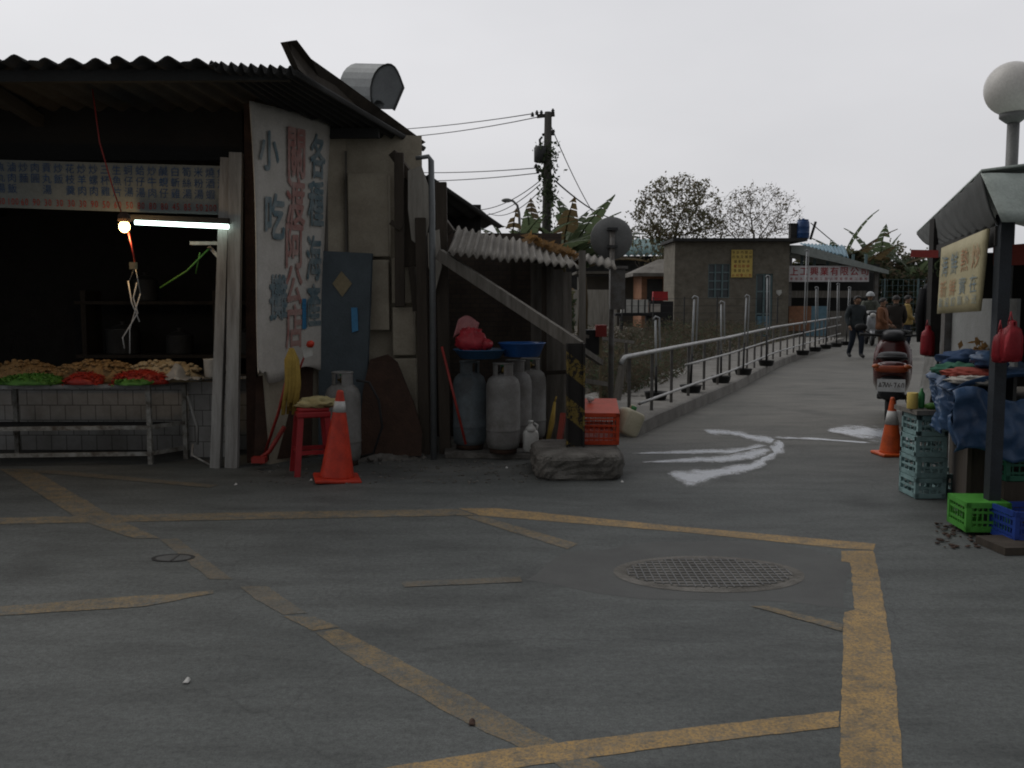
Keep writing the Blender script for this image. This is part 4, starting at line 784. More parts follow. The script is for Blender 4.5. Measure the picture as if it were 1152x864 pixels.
# ================================================================ LANE: kerb, railing, poles in tubs
kerb_px = [(716, 492), (745, 478), (787, 458), (829, 439), (878, 412), (950, 385)]
kb = [G(*p) for p in kerb_px]
def along(pts, s):
    for a, b in zip(pts[:-1], pts[1:]):
        l = (b - a).length
        if s <= l: return a.lerp(b, s / l), (b - a).normalized()
        s -= l
    return pts[-1].copy(), (pts[-1] - pts[-2]).normalized()
klen = sum((b - a).length for a, b in zip(kb[:-1], kb[1:]))
mb = MB(); n = 60; sec = [(0, 0), (.01, .14), (.03, .155), (1.5, .16), (1.5, 0)]
vs = []
for i in range(n + 1):
    p, d = along(kb, klen * i / n); nn = V((-d.y, d.x, 0))
    for (q, z) in sec: vs.append(p + nn * q + V((0, 0, z + .01 * mnoise.noise(p * 2))))
k = len(sec); mb.add(vs, [(i * k + j, (i + 1) * k + j, (i + 1) * k + j + 1, i * k + j + 1) for i in range(n) for j in range(k - 1)] + [(4, 3, 2, 1, 0)])
setting(mb.build('kerb', 'concrete'), 'raised concrete kerb strip along the left side of the lane', 'kerb')
rl = thing('railing', 'long metal tube railing with three rails along the left side of the lane', 'railing', (kb[0].x, kb[0].y, 0))
step = .98; ns = int(klen / step)
def rp(s, off, z): p, d = along(kb, s); return p + V((-d.y, d.x, 0)) * off + V((0, 0, z))
for i in range(ns + 1):
    mb = MB(); s = .25 + i * step * .99; mb.bar(rp(s, .16, .1), rp(s, .16, .86 if i else .9), .036, .024); mb.build('post', 'rail_dull', rl)
for z, s0, m, r in ((.87, -.0, 'rail', .025), (.6, 2.9, 'rail', .017), (.3, .6, 'rail', .018)):
    mb = MB(); pts = [rp(s0 + (klen - s0) * i / 40, .14, z) for i in range(41)]
    if z > .8: pts = [pts[0] - (pts[1] - pts[0]) * .25 - V((0, 0, .06))] + pts
    mb.tube(pts, r, 10); mb.build('rail', m, rl)
# poles in black tubs
def make_pole(h, label, lean):
    t = thing('tub_pole', label, 'pole', group='white poles in black tubs behind the railing')
    mb = MB(); mb.lathe([(.12, 0), (.135, .02), (.155, .1), (.165, .11), (.15, .105), (.13, .05), (.001, .08)], n=18); mb.build('tub', 'black_rubber', t, local=True)
    mb = MB(); mb.tube([(0, 0, .1), (lean * .3, 0, min(.62, h * .4))], .018, 8); mb.build('lower_pole', 'black', t, local=True)
    mb = MB(); mb.tube([(lean * .3, 0, min(.62, h * .4)), (lean, 0, h - .05)], .014, 8); mb.tube([(lean * .35 + .06, .02, min(.62, h * .4) + .1), (lean + .055, .02, h - .1), (lean + .05, 0, h - .02), (lean, 0, h), (lean - .03, 0, h - .04)], .011, 6); mb.build('upper_pole', 'pvc', t, local=True)
    return t
spec = [(738, 449, 355, 'short white pole in a black tub at the near end of the railing'), (777, 441, 332, 'white pole in a black tub below the window of the grey house, bluish and leaning'), (811, 430, 338, 'slim white pole in a black tub right of the leaning bluish one'), (836, 421, 331, 'pair of white tubes in a black tub under the yellow notice'), (862, 411, 309, 'tall white pole in front of the grey house door'), (903, 399, 280, 'tallest grey pole in a black tub, in front of the red lettered sign'),
        (917, 395, 322, 'short pole just right of the tallest one, before the red lettered sign'), (929, 392, 312, 'slim pole before the middle of the red lettered sign'), (941, 390, 318, 'second last slim pole before the red lettered sign'), (952, 388, 322, 'last slim pole near the walking man')]
for i, (px, py, pt, lab) in enumerate(spec):
    b = G(px, py, .16); hgt = P(px, pt, b.y).z - .16; t = make_pole(hgt, lab, .03 if i % 2 else -.02); put(t, (b.x, b.y, .15))
# field strip behind the kerb
mb = MB()
edge = [rp(klen * i / 20, 1.5, 0) for i in range(21)]; far_ = [V((p.x - 7 - i * .2, p.y + 6 + i * .35, 0)) for i, p in enumerate(edge)]
mb.sheet(lambda u, v: edge[min(20, int(u * 20 + .5))].lerp(far_[min(20, int(u * 20 + .5))], v) + V((0, 0, .012 + (.12 + .25 * abs(mnoise.noise(V((u * 14, v * 9, 2))))) * math.sin(PI * min(1, v * 1.1)) + .3 * v)), 20, 14)
setting(mb.build('field', 'soil'), 'rough brown vegetable plot behind the railing', 'field')
random.seed(21); mb = MB(); cnt = 0
def scrub_patch(mb, n, xr, yr, hgt, sz):
    for _ in range(n):
        Y = random.uniform(*yr); u = random.random(); x = xr(Y)[0] + (xr(Y)[1] - xr(Y)[0]) * u
        cl = mnoise.noise(V((x * .8, Y * .5, 0))) * .5 + .5
        if random.random() > cl * 1.5: continue
        z = random.random() ** 1.4 * hgt * (.35 + cl); c = V((x, Y, z + .1)); d = V((random.uniform(-1, 1), random.uniform(-1, 1), random.uniform(-.3, 1.2))).normalized() * sz * random.uniform(.6, 1.5); e = d.orthogonal().normalized() * sz * random.uniform(.12, .35); mb.mi = random.choice((0, 0, 1, 1, 2)); mb.add([c - d, c + e, c + d, c - e], [(0, 1, 2, 3)])
railx = lambda Y: 1.9 + .444 * (Y - 12) if Y < 37 else 13
scrub_patch(mb, 26000, lambda Y: (railx(Y) - 5 - (Y - 12) * .1, railx(Y) - 1.5), (13.5, 34), .7, .06)
scrub_patch(mb, 7000, lambda Y: (1.2, railx(Y) - .9), (12.2, 17), .5, .05)
mb.mi = 0; tag(mb.build('undergrowth', ['scrub', 'weed_brown', 'leaf_green']), 'tangled brown and green weeds on the plot behind the railing', 'weeds', kind='stuff')
# rubble row at the edge
random.seed(4); mb = MB()
for i in range(16):
    c = P(690 + i * 3.2, 452 + random.uniform(-3, 3), 13.2); c.z = .12; mb.ball(c, (random.uniform(.05, .11), .08, random.uniform(.04, .08)), 8, 6, .4, 2, i)
tag(mb.build('rubble', 'concrete'), 'row of pale stones edging the plot behind the jerry can', 'stones', kind='stuff')
# shed-side clutter behind the mirror pole
t = thing('letter_box', 'red and black box on a thin stake behind the striped post', 'box', G(677, 452)); p = P(676, 374, 11.6)
mb = MB(); mb.box(p + V((0, 0, .02)), (.13, .12, .14)); mb.build('front', 'red_paint', t)
mb = MB(); mb.box(p + V((-.12, .08, -.12)), (.2, .18, .3)); mb.build('body', 'black', t)
mb = MB(); mb.bar((p.x, p.y, 0), (p.x, p.y, p.z - .05), .03, .03); mb.build('stake', 'tan', t)
t = thing('timber_fence', 'broken grey timber fence beside the mirror pole', 'fence', (P(680, 400, 11.4).x, 11.4, 0))
for a_, b_, k_ in ((P(652, 392, 10.2), P(676, 408, 10.6), .06), (P(610, 374, 11), P(650, 380, 11.4), .05), (P(655, 378, 11.5), P(712, 385, 12.5), .04), (P(657, 428, 11), P(688, 433, 11.5), .05), (P(702, 400, 12.0), P(694, 450, 11.9), .07), (P(704, 385, 12.1), P(706, 430, 12.1), .04)):
    mb = MB(); mb.bar(a_, b_, k_, k_); mb.build('rail' if abs(b_.z - a_.z) < .25 else 'stake', 'wood_grey', t)

# ================================================================ HOUSES BEHIND
YH = 38.0
hs_ = thing('grey_house', 'low flat-roofed grey brick house with a window, door and yellow notice', 'house', (P(822, 360, YH).x, YH + 2, 0))
x0, x1 = P(759, 300, YH).x, P(888, 300, YH).x; zt = P(800, 272, YH).z
mb = MB(); wl, wr = P(797, 300, YH).x, P(821, 300, YH).x; wz1, wz0 = P(800, 297, YH).z, P(800, 335, YH).z; dl, dr = P(851, 300, YH).x, P(870, 300, YH).x; dz = P(860, 308, YH).z
def wall(mb, a, b, z0, z1): mb.box(((a + b) / 2, YH + .1, (z0 + z1) / 2), (b - a, .2, z1 - z0))
wall(mb, x0, wl, 0, zt); wall(mb, wl, wr, 0, wz0); wall(mb, wl, wr, wz1, zt); wall(mb, wr, dl, 0, zt); wall(mb, dl, dr, dz, zt); wall(mb, dr, x1, 0, zt)
mb.box((x0 + .1, YH + 1.35, zt / 2), (.2, 2.3, zt)); mb.box((x1 - .1, YH + 1.35, zt / 2), (.2, 2.3, zt)); mb.box(((x0 + x1) / 2, YH + 2.6, zt / 2), (x1 - x0, .2, zt)); mb.build('wall', 'house_wall', hs_)
mb = MB(); mb.box(((x0 + x1) / 2 + .2, YH + 1.2, zt + .06), (x1 - x0 + .7, 3.3, .12)); mb.build('roof', 'roof_dark', hs_)
wn = MB(); wn.box(((wl + wr) / 2, YH + .12, (wz0 + wz1) / 2), (wr - wl, .04, wz1 - wz0)); wo = wn.build('window', 'glass_dark', hs_)
mb = MB()
for k in range(4): x = wl + (wr - wl) * k / 3; mb.box((x, YH + .05, (wz0 + wz1) / 2), (.06, .06, wz1 - wz0))
for k in range(5): z = wz0 + (wz1 - wz0) * k / 4; mb.box(((wl + wr) / 2, YH + .052, z), (wr - wl, .05, .05))
mb.build('frame', 'teal_frame', wo)
dn = MB(); dn.box(((dl + dr) / 2, YH + .14, dz / 2), (dr - dl, .04, dz)); do = dn.build('door', 'glass_dark', hs_)
mb = MB()
for x in (dl + .03, (dl + dr) / 2, dr - .03): mb.box((x, YH + .09, dz / 2), (.07, .06, dz))
for z in (dz - .03, dz * .72, .9): mb.box(((dl + dr) / 2, YH + .092, z), (dr - dl, .05, .06))
mb.build('frame', 'teal_frame', do)
mb = MB(); mb.box(((dl + dr) / 2, YH + .11, .42), (dr - dl - .2, .02, .8)); mb.build('lower_panel', 'blue_roof', do)
mb = MB(); p = P(876, 329, YH); mb.prism([p + V((-.1, -.02, .08)), p + V((.1, -.02, .1)), p + V((.12, -.02, -.02)), p + V((.02, -.02, -.14)), p + V((-.09, -.02, -.04))], (0, .02, 0)); tag(mb.build('wall_plaque', 'white_plastic'), 'small white plaque on the house wall right of the door', 'plaque')
t = thing('notice_board', 'yellow notice board with rows of dark and red characters on the grey house', 'notice', P(834, 312, YH - .05))
a, b = P(823, 281, YH - .05), P(846, 312, YH - .05); mb = MB(); mb.box(((a.x + b.x) / 2, YH - .05, (a.z + b.z) / 2), (b.x - a.x, .04, a.z - b.z)); mb.build('panel', 'notice_yellow', t)
mb = MB(); mr_ = MB(); rows = ['本區內禁止', '釣魚及捕撈', '違者依法', '嚴加取締', '敬請合作', '水利會公告']
for j, r_ in enumerate(rows):
    for i, ch in enumerate(r_): (mr_ if j in (3, 5) else mb).glyph(ch, (a.x + (b.x - a.x) * (i + .5) / 5 + (.07 if len(r_) < 5 else 0), YH - .075, a.z - (a.z - b.z) * (j + .55) / 6), (1, 0, 0), (0, 0, 1), .125)
mb.build('dark_lettering', 'ink_dark', t); mr_.build('red_lettering', 'sign_red', t)
# water drum
p = P(903, 271, YH + .5); zb = zt + .12; t = thing('water_drum', 'blue plastic water drum standing on the house roof', 'drum', (p.x, YH + .5, zb)); dh = P(903, 248, YH + .5).z - zb
mb = MB(); mb.lathe([(.2, 0), (.23, .03), (.25, .1), (.25, dh * .3), (.26, dh * .32), (.25, dh * .35), (.25, dh * .62), (.26, dh * .65), (.25, dh * .68), (.24, dh * .92), (.2, dh)], (p.x, YH + .5, zb), 20); mb.build('barrel', 'drum_blue', t)
mb = MB(); mb.lathe([(.21, dh), (.21, dh + .03), (.05, dh + .05), (.05, dh + .08)], (p.x, YH + .5, zb), 16); mb.build('lid', 'drum_blue', t)
mb = MB(); mb.box((p.x - .35, YH + .6, zb + .3), (.3, .3, .6)); mb.box((p.x - .35, YH + .6, zb + .61), (.36, .36, .05)); tag(mb.build('roof_chimney', 'roof_dark'), 'small dark square chimney left of the blue drum', 'chimney')
mb = MB(); mb.tube([(p.x + .3, YH + .5, zb), (p.x + .5, YH + .5, zb + .7)], .05, 6); mb.tube([(p.x + .3, YH + .5, zb + .65), (p.x + 1.1, YH + .5, zb)], .02, 5); tag(mb.build('roof_pipe', 'roof_dark'), 'crooked pipe with a stay right of the blue drum', 'pipe')
# awning workshop right of the house
YA = 39.0
aw = thing('workshop', 'open workshop with slanted pale roof right of the grey house', 'workshop', (P(935, 360, YA).x, YA + 2, 0))
mb = MB(); a, b = P(896, 288, YA - .6), P(1000, 304, YA - .6)
mb.prism([P(890, 276, YA - .6), P(905, 276, YA - .6), b, b - V((0, 0, .15)), P(890, 284, YA - .6)], (0, 5, .3)); mb.build('roof', 'pale_trim', aw)
mb = MB(); corr(mb, P(905, 276, YA + 1), P(955, 290, YA + 1), P(950, 276, YA + 6), P(900, 274, YA + 6), 12, .04); mb.build('blue_roof_sheet', 'blue_roof', aw)
for px, py in ((986, 305), (889, 290)):
    mb = MB(); q = P(px, py, YA); mb.bar((q.x, YA, 0), (q.x, YA, q.z), .14, .14); mb.build('post', 'rail_dull', aw)
mb = MB(); q0, q1 = P(889, 336, YA + 3.5), P(988, 336, YA + 3.5); mb.box(((q0.x + q1.x) / 2, YA + 3.5, 1.5), (q1.x - q0.x, .1, 3)); mb.build('back_wall', 'shade_roof', aw)
mb = MB(); q0, q1 = P(889, 325, YA), P(975, 325, YA)
mb.box(((q0.x + q1.x) / 2, YA + .05, P(0, 331, YA).z), (q1.x - q0.x, .1, .28)); mb.box(((q0.x + q1.x) / 2, YA + .1, .5), (q1.x - q0.x, .1, 1.0)); mb.build('parapet', 'wood_grey', aw)
mb = MB()
for k in range(7): x = P(889, 300, YA).x + k * .52; mb.box((x, YA + .2, 2.9), (.1, .06, .8))
mb.build('mullion', 'teal_frame', aw)
mb = MB(); q = P(918, 350, YA - .1); mb.box((q.x, YA - .1, .6), (.9, .06, 1.2)); tag(mb.build('blue_panel', 'blue_roof'), 'faded blue panel leaning on the workshop front', 'panel')
mb = MB(); q = P(900, 345, YA - .15); mb.box((q.x, YA - .15, .7), (.9, .06, 1.0)); tag(mb.build('orange_panel', 'orange_brick'), 'rusty orange panel leaning on the workshop front beside the house', 'panel')
t = thing('shop_sign', 'long white signboard with red company characters on the workshop', 'sign', P(932, 318, YA - .3))
a, b = P(887, 299, YA - .3), P(977, 317, YA - .3); mb = MB(); mb.box(((a.x + b.x) / 2, YA - .3, (a.z + b.z) / 2), (b.x - a.x, .08, a.z - b.z)); mb.build('panel', 'sign_white', t)
mb = MB()
for i, ch in enumerate('上工興業有限公司'): mb.glyph(ch, (a.x + (b.x - a.x) * (i + .55) / 8, YA - .345, a.z - .22), (1, 0, 0), (0, 0, 1), .36, None, .012)
for i, ch in enumerate('專營各式機械工程修理電焊鐵工服務'): mb.glyph(ch, (a.x + (b.x - a.x) * (i + .6) / 16.2, YA - .345, b.z + .12), (1, 0, 0), (0, 0, 1), .12)
mb.build('lettering', 'sign_red', t)
# shack left of the grey house
YS = 44.0
t = thing('brick_shack', 'small orange brick shack under a grey hipped roof left of the grey house', 'shack', (P(740, 350, YS).x, YS, 0))
a, b = P(722, 306, YS), P(764, 352, YS); mb = MB(); mb.box(((a.x + b.x) / 2, YS + 1.5, a.z / 2), (b.x - a.x, 3, a.z)); mb.build('wall', 'orange_brick', t)
mb = MB(); r0, r1 = P(712, 307, YS - .6), P(768, 307, YS - .6); rt0, rt1 = P(740, 292, YS + 2), P(768, 290, YS + 2)
mb.add([r0, r1, rt1, rt0, r0 + V((0, 4, 0)), r0 - V((0, 0, .15)), r1 - V((0, 0, .15)), r0 + V((0, 4, -.15))], [(0, 1, 2, 3), (0, 3, 4), (0, 5, 6, 1), (0, 4, 7, 5)]); mb.build('roof', 'roof_grey', t)
mb = MB(); q0, q1 = P(728, 314, YS), P(745, 340, YS); mb.box(((q0.x + q1.x) / 2, YS - .02, (q0.z + q1.z) / 2), (q1.x - q0.x, .06, q0.z - q1.z)); mb.build('window', 'roof_dark', t)
t = thing('long_building', 'long low building with a teal blue roof far behind the mirror', 'building', (P(710, 350, 58).x, 58, 0))
a, b = P(560, 288, 58), P(762, 288, 58); mb = MB(); mb.box(((a.x + b.x) / 2, 59, a.z / 2), (b.x - a.x, 2, a.z)); mb.build('wall', 'roof_dark', t)
mb = MB(); corr(mb, P(555, 288, 57), P(765, 287, 57), P(765, 268, 62), P(555, 270, 62), 30, .05, 4, 2); mb.build('roof', 'teal_roof', t)
mb = MB(); mb.box((P(650, 340, 43).x - 1.0, 43, .9), (5.5, .1, 2.0)); tag(mb.build('board_fence', 'wood_pale'), 'pale cream board fence behind the mirror pole', 'fence')
mb = MB(); q = P(690, 318, 50); mb.box((q.x, 50, q.z / 2), (3.6, 2, q.z + .6)); mb.box((q.x, 49, q.z + .45), (4.2, 3.6, .12)); tag(mb.build('hut', 'house_plain'), 'drab hut with a flat roof behind the cream fence', 'hut')
YC = 36.0
t = thing('white_cabinet', 'white slatted cabinet on a black stand left of the red box', 'cabinet', G(715, 388)); t.location = (P(713, 350, YC).x, YC, 0)
a, b = P(699, 337, YC), P(728, 352, YC); mb = MB(); mb.box(((a.x + b.x) / 2, YC, (a.z + b.z) / 2), (b.x - a.x, .5, a.z - b.z)); mb.build('body', 'white_plastic', t)
mb = MB()
for k in range(4): mb.box((a.x + (b.x - a.x) * (k + .5) / 4, YC - .27, (a.z + b.z) / 2), (.04, .03, a.z - b.z))
mb.box(((a.x + b.x) / 2, YC, b.z - .06), (b.x - a.x + .5, .55, .1)); mb.box((a.x, YC, b.z / 2 - .06), (.1, .4, b.z - .1)); mb.box((b.x, YC, b.z / 2 - .06), (.1, .4, b.z - .1)); mb.build('stand', 'black', t)
t = thing('dark_booth', 'black booth with a white picture panel under a red box', 'booth', (P(741, 350, YC).x, YC, 0))
a, b = P(731, 339, YC), P(756, 357, YC); mb = MB(); mb.box(((a.x + b.x) / 2, YC, a.z / 2), (b.x - a.x, .5, a.z)); mb.build('body', 'black', t)
a, b = P(732, 342, YC - .3), P(743, 351, YC - .3); mb = MB(); mb.box(((a.x + b.x) / 2, YC - .27, (a.z + b.z) / 2), (b.x - a.x, .03, a.z - b.z)); mb.build('panel', 'cloth_white', t)
a, b = P(734, 328, YC), P(751, 338, YC); mb = MB(); mb.box(((a.x + b.x) / 2, YC, (a.z + b.z) / 2), (b.x - a.x, .3, a.z - b.z), taper=.94); tag(mb.build('red_box', 'sign_red'), 'red plastic box on top of the black booth', 'box')
# wire fence in front of the house
wf = thing('wire_fence', 'thin wire fence on dark stakes in front of the grey house', 'fence', (P(800, 360, 33).x, 33, 0))
for px in (700, 735, 770, 807, 840, 875):
    mb = MB(); q = P(px, 334, 33); mb.bar((q.x, 33, 0), (q.x, 33, q.z), .04, .04); mb.build('stake', 'iron', wf)
mb = MB()
for py in (336, 344, 352, 360): mb.tube([P(695, py, 33), P(880, py, 33)], .008, 4)
mb.build('wire', 'wire', wf)

# ================================================================ TREES, BANANAS, HEDGE
def leaf_quad(mb, c, sz):
    d = V((random.uniform(-1, 1), random.uniform(-1, 1), random.uniform(-1, 1))).normalized() * sz; e = d.cross(V((random.uniform(-1, 1), random.uniform(-1, 1), random.uniform(-1, 1)))).normalized() * sz * .5; mb.add([c - d, c + e, c + d, c - e], [(0, 1, 2, 3)])
def tree(label, base, h, spread, seed, leaf_n, leaf_sz, leafs, barkm, trunk_r, group=None, depth=5, cat='tree', th=.22, fit=None):
    random.seed(seed); t = thing('broadleaf_tree', label, cat, base, group=group); tr = MB(); cr = MB(); base = V(base)
    tips = []
    def grow(p, d, ln, r, lv):
        pts = [p]; dd = d.copy()
        for k in range(3):
            dd = (dd + V((random.uniform(-.22, .22), random.uniform(-.22, .22), random.uniform(-.05, .15)))).normalized(); pts.append(pts[-1] + dd * ln / 3)
        tr.tube(pts, [r, r * .88, r * .76, r * .64], 6 if lv < 3 else 4, cap=False)
        if lv >= depth - 2: tips.extend(pts[1:])
        if lv >= depth: return
        for _ in range(3 if lv < 3 else random.choice((2, 3))):
            a = random.uniform(0, 2 * PI); tl = random.uniform(.35, .85) * spread
            nd = (dd + V((math.cos(a), math.sin(a), random.uniform(-.1, .25))) * tl).normalized(); grow(pts[random.choice((2, 3, 3))], nd, ln * random.uniform(.62, .85), r * .58, lv + 1)
    grow(base, V((0, 0, 1)), h * th, trunk_r, 0)
    if fit:
        xs = sorted(q.x for q in tips); zs = sorted(q.z for q in tips); xa, xb = xs[len(xs) // 60], xs[-1 - len(xs) // 60]; zt_ = zs[-1 - len(zs) // 60]; sx_f = (fit[1] - fit[0]) / (xb - xa); sz_f = h / zt_
        def fx(q):
            k = min(1, max(0, q.z / (zt_ * .45)))
            q.x = base.x * (1 - k) + (fit[0] + (q.x - xa) * sx_f) * k; q.z *= sz_f; return q
        for q in tr.v: fx(q)
        tips[:] = [fx(q.copy()) for q in tips]
    tr.build('trunk', barkm, t)
    if leaf_n:
        for q in tips:
            if mnoise.noise(q * .55 + V((seed, 0, 0))) < (-.22 if leaf_n > 8 else -.05): continue
            for _ in range(leaf_n):
                cr.mi = random.choice((0, 0, 1)); leaf_quad(cr, q + V((random.gauss(0, .27), random.gauss(0, .27), random.gauss(0, .2))), leaf_sz * random.uniform(.6, 1.3))
        cr.build('crown', leafs, t)
    return t
def treeat(px, py_top, Y, **k):
    p = P(px, py_top, Y); return (p.x, Y, 0), p.z
import numpy as np
def grown_tree(label, base, zc, rx, rz, n_attr, seed, leaf_n, leaf_sz, leafs, barkm, z0, step=.2, bare=0.0):
    rng = np.random.default_rng(seed); random.seed(seed); base = V(base); t = thing('broadleaf_tree', label, 'tree', base)
    A = []
    while len(A) < n_attr:
        q = rng.uniform(-1, 1, 3); d = np.linalg.norm(q)
        if d > 1 or d < .25 or q[2] < -.55: continue
        if mnoise.noise(V(q * 2.2) + V((seed, 0, 0))) < -.28: continue
        k = 1 + .16 * mnoise.noise(V(q * 1.7) + V((0, seed, 0))); A.append((base.x + q[0] * rx * k, base.y + q[1] * rx * .8 * k, zc + q[2] * rz * k))
    A = np.array(A); nodes = [np.array(base)]; par = [-1]
    z = step
    while z < z0: nodes.append(np.array((base.x + .12 * math.sin(z * 1.3 + seed), base.y, z))); par.append(len(nodes) - 2); z += step
    alive = np.ones(len(A), bool)
    for it in range(90):
        if not alive.any(): break
        Nn = np.array(nodes); idx = np.where(alive)[0]; D = np.linalg.norm(A[idx][:, None, :] - Nn[None, :, :], axis=2); near = D.argmin(1); dm = D.min(1); alive[idx[dm < step * 1.5]] = False
        grow = {}
        for a, n_, d in zip(idx, near, dm):
            if d < 3.5: v = A[a] - Nn[n_]; grow.setdefault(int(n_), []).append(v / (np.linalg.norm(v) + 1e-9))
        if not grow: break
        add = 0
        for n_, vs in grow.items():
            d = np.sum(vs, 0); l = np.linalg.norm(d)
            if l < 1e-4: continue
            p = Nn[n_] + (d / l + rng.normal(0, .16, 3)) * step
            if min(np.linalg.norm(p - nodes[k]) for k in range(max(0, len(nodes) - 40), len(nodes))) < step * .3: continue
            nodes.append(p); par.append(n_); add += 1
        if not add: break
    n = len(nodes); rad = [0.0] * n; kids = [0] * n
    for i in range(n - 1, 0, -1):
        if kids[i] == 0: rad[i] = .009 ** 2.15
        rad[par[i]] += rad[i]; kids[par[i]] += 1
    rad = [max(.009, r ** (1 / 2.15)) for r in rad]; tr = MB(); cr = MB()
    for i in range(1, n): tr.tube([nodes[par[i]], nodes[i]], [min(rad[par[i]], rad[i] * 1.25), rad[i]], 6 if rad[i] > .05 else 4, cap=False)
    for i in range(1, n):
        if kids[i] == 0 or rad[i] < .018:
            for _ in range(2 if kids[i] == 0 else 1):      # fine twigs
                d = V((random.gauss(0, 1), random.gauss(0, 1), random.gauss(.3, .8))).normalized(); tr.tube([nodes[i], V(nodes[i]) + d * step * .8, V(nodes[i]) + d * step * 1.4 + V((random.gauss(0, .05), 0, .03))], [.008, .006, .004], 3, cap=False)
            if random.random() < bare: continue
            for _ in range(leaf_n): cr.mi = random.choice((0, 0, 1)); leaf_quad(cr, V(nodes[i]) + V((random.gauss(0, .15), random.gauss(0, .15), random.gauss(0, .12))), leaf_sz * random.uniform(.6, 1.3))
    tr.build('trunk', barkm, t)
    if cr.v: cr.build('crown', leafs, t)
    return t
def wx(px, Y): return P(px, 0, Y).x
b, h = treeat(764, 196, 48); grown_tree('dense olive leaved tree behind the flat roof, left of the bare one', b, h - 2.0, 2.25, 2.0, 620, 12, 8, .085, ['leaf_olive', 'leaf_brown'], 'bark', 3.6, bare=.1)
b, h = treeat(848, 207, 49); grown_tree('nearly bare spreading tree behind the grey house roof', b, h - 1.75, 2.4, 1.75, 640, 5, 3, .07, ['leaf_brown', 'leaf_olive'], 'bark_pale', 3.8, bare=.25)
b, h = treeat(722, 236, 50); tree('small thin tree left of the dense olive one', b, h, .9, 9, 4, .12, ['leaf_olive', 'leaf_brown'], 'bark', .1, depth=4, th=.3)
b, h = treeat(1018, 262, 50); tree('bare twiggy tree above the hedge at the lane end', b, h, .9, 31, 2, .12, ['leaf_olive', 'leaf_brown'], 'bark', .12, depth=5, th=.28)
def banana(base, h, n, seed, label, ln, group='banana plants'):
    random.seed(seed); t = thing('banana_plant', label, 'banana plant', base, group=group); base = V(base)
    mb = MB(); mb.tube([base, base + V((.05, 0, h * .35)), base + V((.02, 0, h * .6))], [.14, .12, .07], 8); mb.build('stem', 'banana_dry', t)
    lf = MB(); lf.mi = 0
    for i in range(n):
        a = random.uniform(0, 2 * PI); el = random.uniform(.5, 1.45); L_ = ln * random.uniform(.75, 1.15); droop = random.uniform(.25, 1.0); wd = L_ * .13
        o = base + V((0, 0, h * random.uniform(.5, .62))); pts = []; d = V((math.cos(a) * math.cos(el), math.sin(a) * math.cos(el), math.sin(el)))
        p = o.copy(); S = 10
        for k in range(S + 1):
            pts.append(p.copy()); p = p + d * L_ / S; d = (d + V((math.cos(a) * .05, math.sin(a) * .05, -.12 * droop))).normalized()
        sd = V((-math.sin(a), math.cos(a), 0)); lf.mi = 0 if random.random() < .8 else 1
        for sgn in (-1, 1):
            for k in range(1, S):
                if random.random() < .12: continue
                wA = wd * math.sin(PI * (k / S) ** .8) + .02; wB = wd * math.sin(PI * min(1, ((k + 1) / S)) ** .8) + .01
                dz = V((0, 0, -.25 * wA)); lf.add([pts[k], pts[k + 1] - (pts[k + 1] - pts[k]) * random.uniform(0, .18), pts[k + 1] + sd * sgn * wB + dz, pts[k] + sd * sgn * wA + dz], [(0, 1, 2, 3)])
        lf.tube(pts, [.03 * (1 - k / S) + .006 for k in range(S + 1)], 4)
    lf.build('leaves', ['banana', 'banana_dry'], t); return t
for i, (px, py, Y, ln, n, lab) in enumerate([(575, 240, 21, 1.5, 10, 'banana plant showing just right of the shop roof, below the street lamp'), (598, 228, 22, 1.6, 9, 'banana plant left of the utility pole base'), (632, 238, 23, 2.0, 12, 'banana plant right of the utility pole with long leaves'), (655, 245, 25, 1.8, 10, 'banana plant between utility pole and traffic mirror')]):
    q = P(px, py, Y); banana((q.x, Y, 0), q.z * 1.12, n, 40 + i, lab, ln * 1.2)
for i, (px, py, Y, ln, n, lab) in enumerate([(948, 252, 46, 3.0, 12, 'banana plant behind the workshop roof'), (968, 258, 47, 3.0, 13, 'banana plant above the end of the workshop roof'), (990, 262, 48, 3.0, 11, 'banana plant over the hedge left of the bare twiggy tree'), (1035, 272, 46, 2.8, 12, 'banana plant over the hedge behind the stall')]):
    q = P(px, py, Y); banana((q.x, Y, 0), q.z * .95, n, 60 + i, lab, ln)
random.seed(77); mb = MB()
for _ in range(16000):
    x = random.uniform(13.5, 26); Y = random.uniform(44.5, 47.5); top = 3.3 + .9 * mnoise.noise(V((x * .5, Y * .3, 0))) + .5 * mnoise.noise(V((x * 1.7, 1, 0)))
    z = random.random() ** .8 * top
    if mnoise.noise(V((x * .9, Y, z * .9))) < -.3: continue
    mb.mi = random.choice((0, 0, 1, 2)); leaf_quad(mb, V((x, Y, z)), random.uniform(.1, .22))
mb.mi = 0; tag(mb.build('hedge', ['leaf_green', 'leaf_olive', 'leaf_brown']), 'tall tangled green hedge closing the far end of the lane', 'hedge', kind='stuff')
random.seed(78); mb = MB()
for _ in range(9000):
    x = random.uniform(-2.5, 1.7); Y = random.uniform(26, 28); top = 1.8 + .7 * mnoise.noise(V((x * .7, Y * .3, 5))) ; z = random.random() * top
    mb.mi = random.choice((0, 0, 1, 2)); leaf_quad(mb, V((x, Y, z)), random.uniform(.06, .12))
mb.mi = 0
gf = thing('mesh_fence', 'green wire mesh fence in front of the hedge at the lane end', 'fence', (16.5, 43.5, 0))
for k in range(8): mb2 = MB(); mb2.bar((13.8 + k * 1.5, 43.5, 0), (13.8 + k * 1.5, 43.5, 2.4), .06, .06); mb2.build('post', 'teal_frame', gf)
mb2 = MB()
for k in range(9): mb2.tube([(13.8, 43.5, .2 + k * .27), (24.3, 43.5, .2 + k * .27)], .01, 4)
